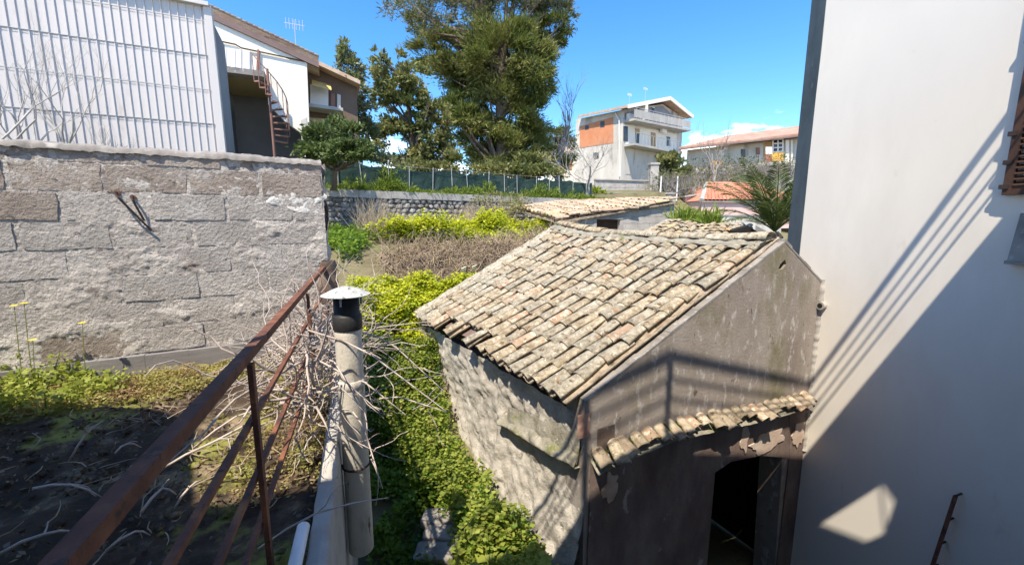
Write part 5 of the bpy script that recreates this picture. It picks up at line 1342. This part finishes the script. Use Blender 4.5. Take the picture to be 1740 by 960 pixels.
# ------------------------------------------------------------------ stone walls in the middle distance
def make_mid_walls():
    def wall(name, lab, a, b, zb, m='cement', pil=True, courses=True, bl=.5, bh=.25, zt2=None):
        A, B = Vector((a.x, a.y, 0)), Vector((b.x, b.y, 0)); d = (B - A); L = d.length; d.normalize(); n = Vector((d.y, -d.x, 0))
        t = thing(name, lab, 'wall', A + UP * zb); base = Matrix((d, -n, UP)).transposed().to_4x4()
        zt = a.z; MB().boxv(A + UP * zb - n * .02, d * L, -n * .2, UP * (zt - zb)).build('wall_core', 'mortar', t)
        bmh = [block_mesh('block', bl - .02, bh - .02, .1, m) for _ in range(3)]
        z = zb; r = 0
        while z + bh < zt + .02:
            s = (bl / 2 if r % 2 else 0)
            while s + bl < L: inst('block', random.choice(bmh), Matrix.Translation(A + d * (s + bl / 2) + UP * (z + bh / 2) + n * random.uniform(-.01, .02)) @ base, t); s += bl
            z += bh; r += 1
        MB().boxv(A + UP * zt - n * .24 - d * .02, d * (L + .04), n * .32, UP * .07).build('coping', 'cement', t)
        return t
    wall('stone_wall', 'grey block garden wall below the tall house', PY(1012, 306, 25), PY(1112, 303, 26), .9, 'cement', bl=.55, bh=.27)
    wall('stone_wall', 'low grey block wall in front of the garden wall', PY(1030, 329, 22), PY(1150, 330, 22.5), .3, 'cement_dark', bl=.5, bh=.25)
    p = PY(1113, 280, 25.6); t = thing('wall_pillar', 'tall grey masonry pillar at the end of the garden wall', 'pillar', Vector((p.x, p.y, 1)))
    MB().boxv((p.x - .25, p.y, .9), (.5, 0, 0), (0, .5, 0), (0, 0, p.z - .9)).build('shaft', 'cement', t); MB().boxv((p.x - .3, p.y - .05, p.z + .002), (.6, 0, 0), (0, .6, 0), (0, 0, .12)).build('cap', 'cement', t)
    wall('stone_wall', 'dark stone wall behind the grey thicket', PY(1118, 292, 28), PY(1345, 280, 31), 1.0, 'lava', bl=.6, bh=.32)
    for k, (px, lab) in enumerate(((1122, 'thin pale fence stake beside the wall pillar'), (1150, 'thin pale fence stake in the grey thicket'))):
        q = PY(px, 332, 22.4); s = thing('fence_stake', lab, 'stake', q - UP * .3); MB().tube([q - UP * .3, q + UP * 1.0], .035, 6).build('stake', 'white_paint', s)
make_mid_walls()

# ------------------------------------------------------------------ tall house
def make_tall_house():
    Y0 = 40.0; c = PY(1057, 250, Y0); C = Vector((c.x, c.y, 0)); fd = AZ(53); sd = AZ(-46); fn = Vector((fd.y, -fd.x, 0)); sn = Vector((-sd.y, sd.x, 0))
    def f(px, py, o=0.0): return PW(px, py, C + fn * o, fd)
    def s(px, py, o=0.0): return PW(px, py, C + sn * o, sd)
    zg = 3.0; t = thing('tall_house', 'three storey house with balconies and bare orange brick side', 'house', C + UP * zg)
    fe = f(1158, 250); fe = Vector((fe.x, fe.y, 0)); se = s(978, 250); se = Vector((se.x, se.y, 0)); far = fe + (se - C)
    zE = f(1060, 187).z; ap = f(1126, 172); zR = ap.z
    apx = (ap - C).dot(fd); Lf = (fe - C).length; zE2 = f(1158, 199).z; Ls = (se - C)
    # body: front gable pentagon carried back
    MB().prism([C + UP * zg, fe + UP * zg, fe + UP * zE2, C + fd * apx + UP * (zR - .3), C + UP * zE], Ls).build('walls', 'cream_stain', t)
    ov = .45
    a0, a1, a2 = C - fd * .5 + UP * (zE - .05), C + fd * apx + UP * zR, fe + fd * .5 + UP * (zE2 - .12)
    MB().prism([a0, a1, a1 + UP * .22, a0 + UP * .22], Ls * 1.02).build('roof_slope', 'tile_far', t).location += fn * .8
    MB().prism([a1, a2, a2 + UP * .22, a1 + UP * .22], Ls * 1.02).build('roof_slope', 'tile_far', t).location += fn * .8
    # bargeboards
    for p, q in ((a0, a1), (a1, a2)): MB().bar(p + fn * .85 + UP * .08, q + fn * .85 + UP * .08, .1, .35).build('bargeboard', 'cream', t)
    # top floor: grey sheet stands in for the shaded recess; front panels
    MB().prism([f(1062, 200, .02), f(1152, 219, .02), f(1152, 205, .02), f(1126, 180, .02), f(1085, 186, .02), f(1062, 192, .02)][::-1], -fn * .01).build('loggia_shade', 'grey_plaster', t)
    MB().prism([f(1063, 212, .03), f(1150, 228, .03), f(1150, 262, .03), f(1063, 246, .03)], -fn * .012).build('upper_facade', 'cream', t)
    MB().prism([f(1063, 252, .03), f(1140, 264, .03), f(1140, 300, .03), f(1063, 296, .03)], -fn * .012).build('lower_facade', 'cream_stain', t)
    # balconies
    for bi, (y0, y1, x1) in enumerate(((206, 224, 1156), (247, 262, 1142))):
        p, q = f(1060, y0), f(x1, y1); MB().boxv(p - UP * .15, q - p, fn * 1.2, UP * .2).build('balcony_slab', 'slab', t)
        r = MB().tube([p + fn * 1.15 + UP * 1.0, q + fn * 1.15 + UP * 1.0], .03, 5).build('balcony_rail', 'steel', t)
        for k in range(15): w = lerp(p, q, (k + .5) / 15) + fn * 1.15; MB().tube([w, w + UP * 1.0], .018, 4).build('baluster', 'steel', t)
        if bi == 0: MB().prism([p + fn * 1.13 + UP * .15, q + fn * 1.13 + UP * .15, q + fn * 1.13 + UP * .85, p + fn * 1.13 + UP * .85], fn * .01).build('railing_panel', 'slab', t)
    # doors and windows on the middle floor
    for (x0, x1, y0, y1, m) in ((1060, 1067, 214, 240, 'window_dark'), (1080, 1087, 219, 246, 'window_dark'), (1080, 1087, 219, 227, 'shutter_tan'), (1107, 1114, 225, 252, 'shutter_tan'), (1133, 1139, 232, 248, 'window_dark'), (1108, 1112, 183, 194, 'window_dark')):
        pr = .06 if m != 'shutter_tan' else .09
        MB().prism([f(x0, y1, pr), f(x1, y1 + 1, pr), f(x1, y0 + 1, pr), f(x0, y0, pr)], -fn * .05).build('window', m, t)
        MB().bar(f(x0, y0 - .5, .05), f(x1, y0 + .5, .05), .08, .10).build('window_head', 'white_paint', t)
    for (px, py) in ((1064, 205), (1121, 226)):
        u = f(px, py, .1); MB().boxv(u, fd * .8, fn * .3, UP * .6).build('air_conditioner', 'white_paint', t)
    MB().boxv(f(1085, 206, .1), fd * .25, fn * .9, f(1085, 180, .1) - f(1085, 206, .1)).build('loggia_pier', 'cream', t)
    # side: orange brick panel, windows, drain pipe
    MB().prism([s(985, 252, .03), s(1042, 243, .03), s(1042, 199, .03), s(985, 215, .03)][::-1], -sn * .012).build('brick_panel', 'orange_brick', t)
    for (x0, x1, y0, y1) in ((1020, 1027, 207, 217), (994, 1000, 214, 221), (1008, 1017, 260, 270)):
        MB().prism([s(x0, y1, .05), s(x1, y1 - 1, .05), s(x1, y0 - 1, .05), s(x0, y0, .05)][::-1], -sn * .03).build('window', 'window_dark', t)
    MB().tube([s(1045, 192, .12), s(1052, 205, .12), s(1053, 300, .12)], .05, 6).build('drain_pipe', 'white_paint', t)
    # small aerials
    for (px, py, lab) in ((1097, 153, 'satellite aerial above the tall house ridge'), (1070, 163, 'small aerial on the left roof of the tall house')):
        p = f(px, py, -2); a = thing('roof_aerial', lab, 'aerial', p - UP * 1.4); MB().tube([p - UP * 1.6, p + UP * .25], .02, 5).build('mast', 'steel', a)
        for k in range(4): q = p + UP * (.06 * k); MB().tube([q - fd * .35, q + fd * .35], .012, 4).build('element', 'white_paint', a)
make_tall_house()

def make_right_house():
    d = AZ(-50); p0 = PY(1349, 250, 36); P0 = Vector((p0.x, p0.y, 0)); n = Vector((-d.y, d.x, 0))
    def f(px, py, o=0.0): return PW(px, py, P0 + n * o, d)
    zg = 3.2; e = f(1168, 250); e = Vector((e.x, e.y, 0)); s0 = P0 - d * 1.5
    t = thing('long_house', 'long two storey house with red roof and orange balcony panels', 'house', P0 + UP * zg)
    ze0, ze1 = f(1345, 236).z, f(1170, 255).z; bk = -n * 7
    MB().prism([s0 + UP * zg, e + UP * zg, e + UP * ze1, s0 + UP * ze0], bk).build('walls', 'cream_stain', t)
    a, b = s0 + n * .9 + UP * (ze0 + .05), e + n * .9 + d * .5 + UP * (ze1 + .05); r0, r1 = s0 - n * 3.5 + UP * (ze0 + 1.5), e - n * 3.5 + UP * (ze1 + 1.4) - d * 3
    MB().prism([a, b, r1, r0], UP * .16).build('roof', 'tile_brown', t)
    MB().prism([r0, r1, b - n * 8, a - n * 8], UP * .16).build('roof_back', 'tile_far', t)
    MB().bar(a - UP * .05, b - UP * .05, .12, .12).build('gutter', 'roof_edge', t)
    def pan(nm, x0, x1, y0, y1, m, o=.05, sl=0.0): MB().prism([f(x0, y1, o), f(x1, y1 + sl, o), f(x1, y0 + sl, o), f(x0, y0, o)], -n * .04).build(nm, m, t)
    # balcony with coloured panels
    p, q = f(1292, 283, .0), f(1345, 278, .0); MB().boxv(p - UP * .12, q - p, n * 1.3, UP * .24).build('balcony_slab', 'cream', t)
    for (x0, x1, y0, y1, m) in ((1301, 1311, 263, 276, 'red_panel'), (1312, 1331, 260, 275, 'orange_panel')): pan('balcony_panel', x0, x1, y0, y1, m, 1.25)
    pan('balcony_panel', 1208, 1228, 274, 283, 'orange_panel', .9)
    pan('window', 1314, 1331, 237, 258, 'window_dark', .08)
    for x in (1313.5, 1322, 1330.5): MB().bar(f(x, 259, .14), f(x, 236, .14), .09, .09).build('window_bar', 'white_paint', t)
    for y in (237, 244, 251, 258): MB().bar(f(1313.5, y + .5, .14), f(1331, y - .5, .14), .08, .08).build('window_bar', 'white_paint', t)
    pan('white_panel', 1301, 1312, 250, 262, 'white_paint', 1.1); pan('window', 1284, 1291, 251, 263, 'red_iron', .06); pan('window', 1222, 1230, 255, 265, 'white_paint', .06); pan('window', 1259, 1266, 254, 268, 'window_dark', .06)
    pan('loggia', 1297, 1313, 240, 276, 'shutter_tan', .05); pan('pier', 1335, 1341, 238, 282, 'cream', .3); pan('pier', 1344, 1347, 238, 282, 'cream', .3)
make_right_house()

# small far houses glimpsed left of the tall house
def make_glimpse():
    p = PY(975, 290, 48); t = thing('far_house', 'small cream house with orange wall glimpsed behind the fig tree', 'house', Vector((p.x, p.y, 4)))
    MB().boxv((p.x - 3.0, p.y, 3.2), (3.6, 0, 0), (0, 5, 0), (0, 0, PY(965, 262, 48).z - 3.2)).build('wall', 'cream', t)
    MB().boxv((p.x - 1.8, p.y - .03, PY(965, 288, 48).z), (1.6, 0, 0), (0, .02, 0), (0, 0, 1.0)).build('brick_panel', 'orange_brick', t)
    z = PY(965, 261, 48).z; MB().prism([Vector((p.x - 3.3, p.y - .4, z)), Vector((p.x + .9, p.y - .4, z)), Vector((p.x + .9, p.y + 2.5, z + 1.0)), Vector((p.x - 3.3, p.y + 2.5, z + 1.0))], UP * .15).build('roof', 'tile_far', t)
    MB().boxv((p.x - 2.7, p.y - .04, PY(965, 275, 48).z), (.5, 0, 0), (0, .02, 0), (0, 0, .7)).build('window', 'window_dark', t)
make_glimpse()

# ------------------------------------------------------------------ repeats share a group phrase
GROUPS = {'bare_bush': 'grey thicket bushes behind the pink house', 'bare_sapling': 'bare fig saplings before the metal shed', 'bare_tree': 'leafless trees in the background', 'dry_stick': 'loose sticks on the terrace',
          'yellow_flower': 'yellow flowers before the block wall', 'white_flower': 'white arum blooms in the spurge', 'stone_step': 'stone steps in the passage', 'iron_rod': 'iron rods in the block wall', 'weed_patch': 'weed patches',
          'low_bush': 'low bushes along the fence', 'dry_tuft': 'dry tufts before the lava wall', 'fence_stake': 'stakes in the thicket', 'roof_aerial': 'aerials on the tall house', 'stone_wall': 'block and stone walls in the middle distance'}
for o in bpy.data.objects:
    k = o.name.split('.')[0]
    if o.parent is None and k in GROUPS: o['group'] = GROUPS[k]
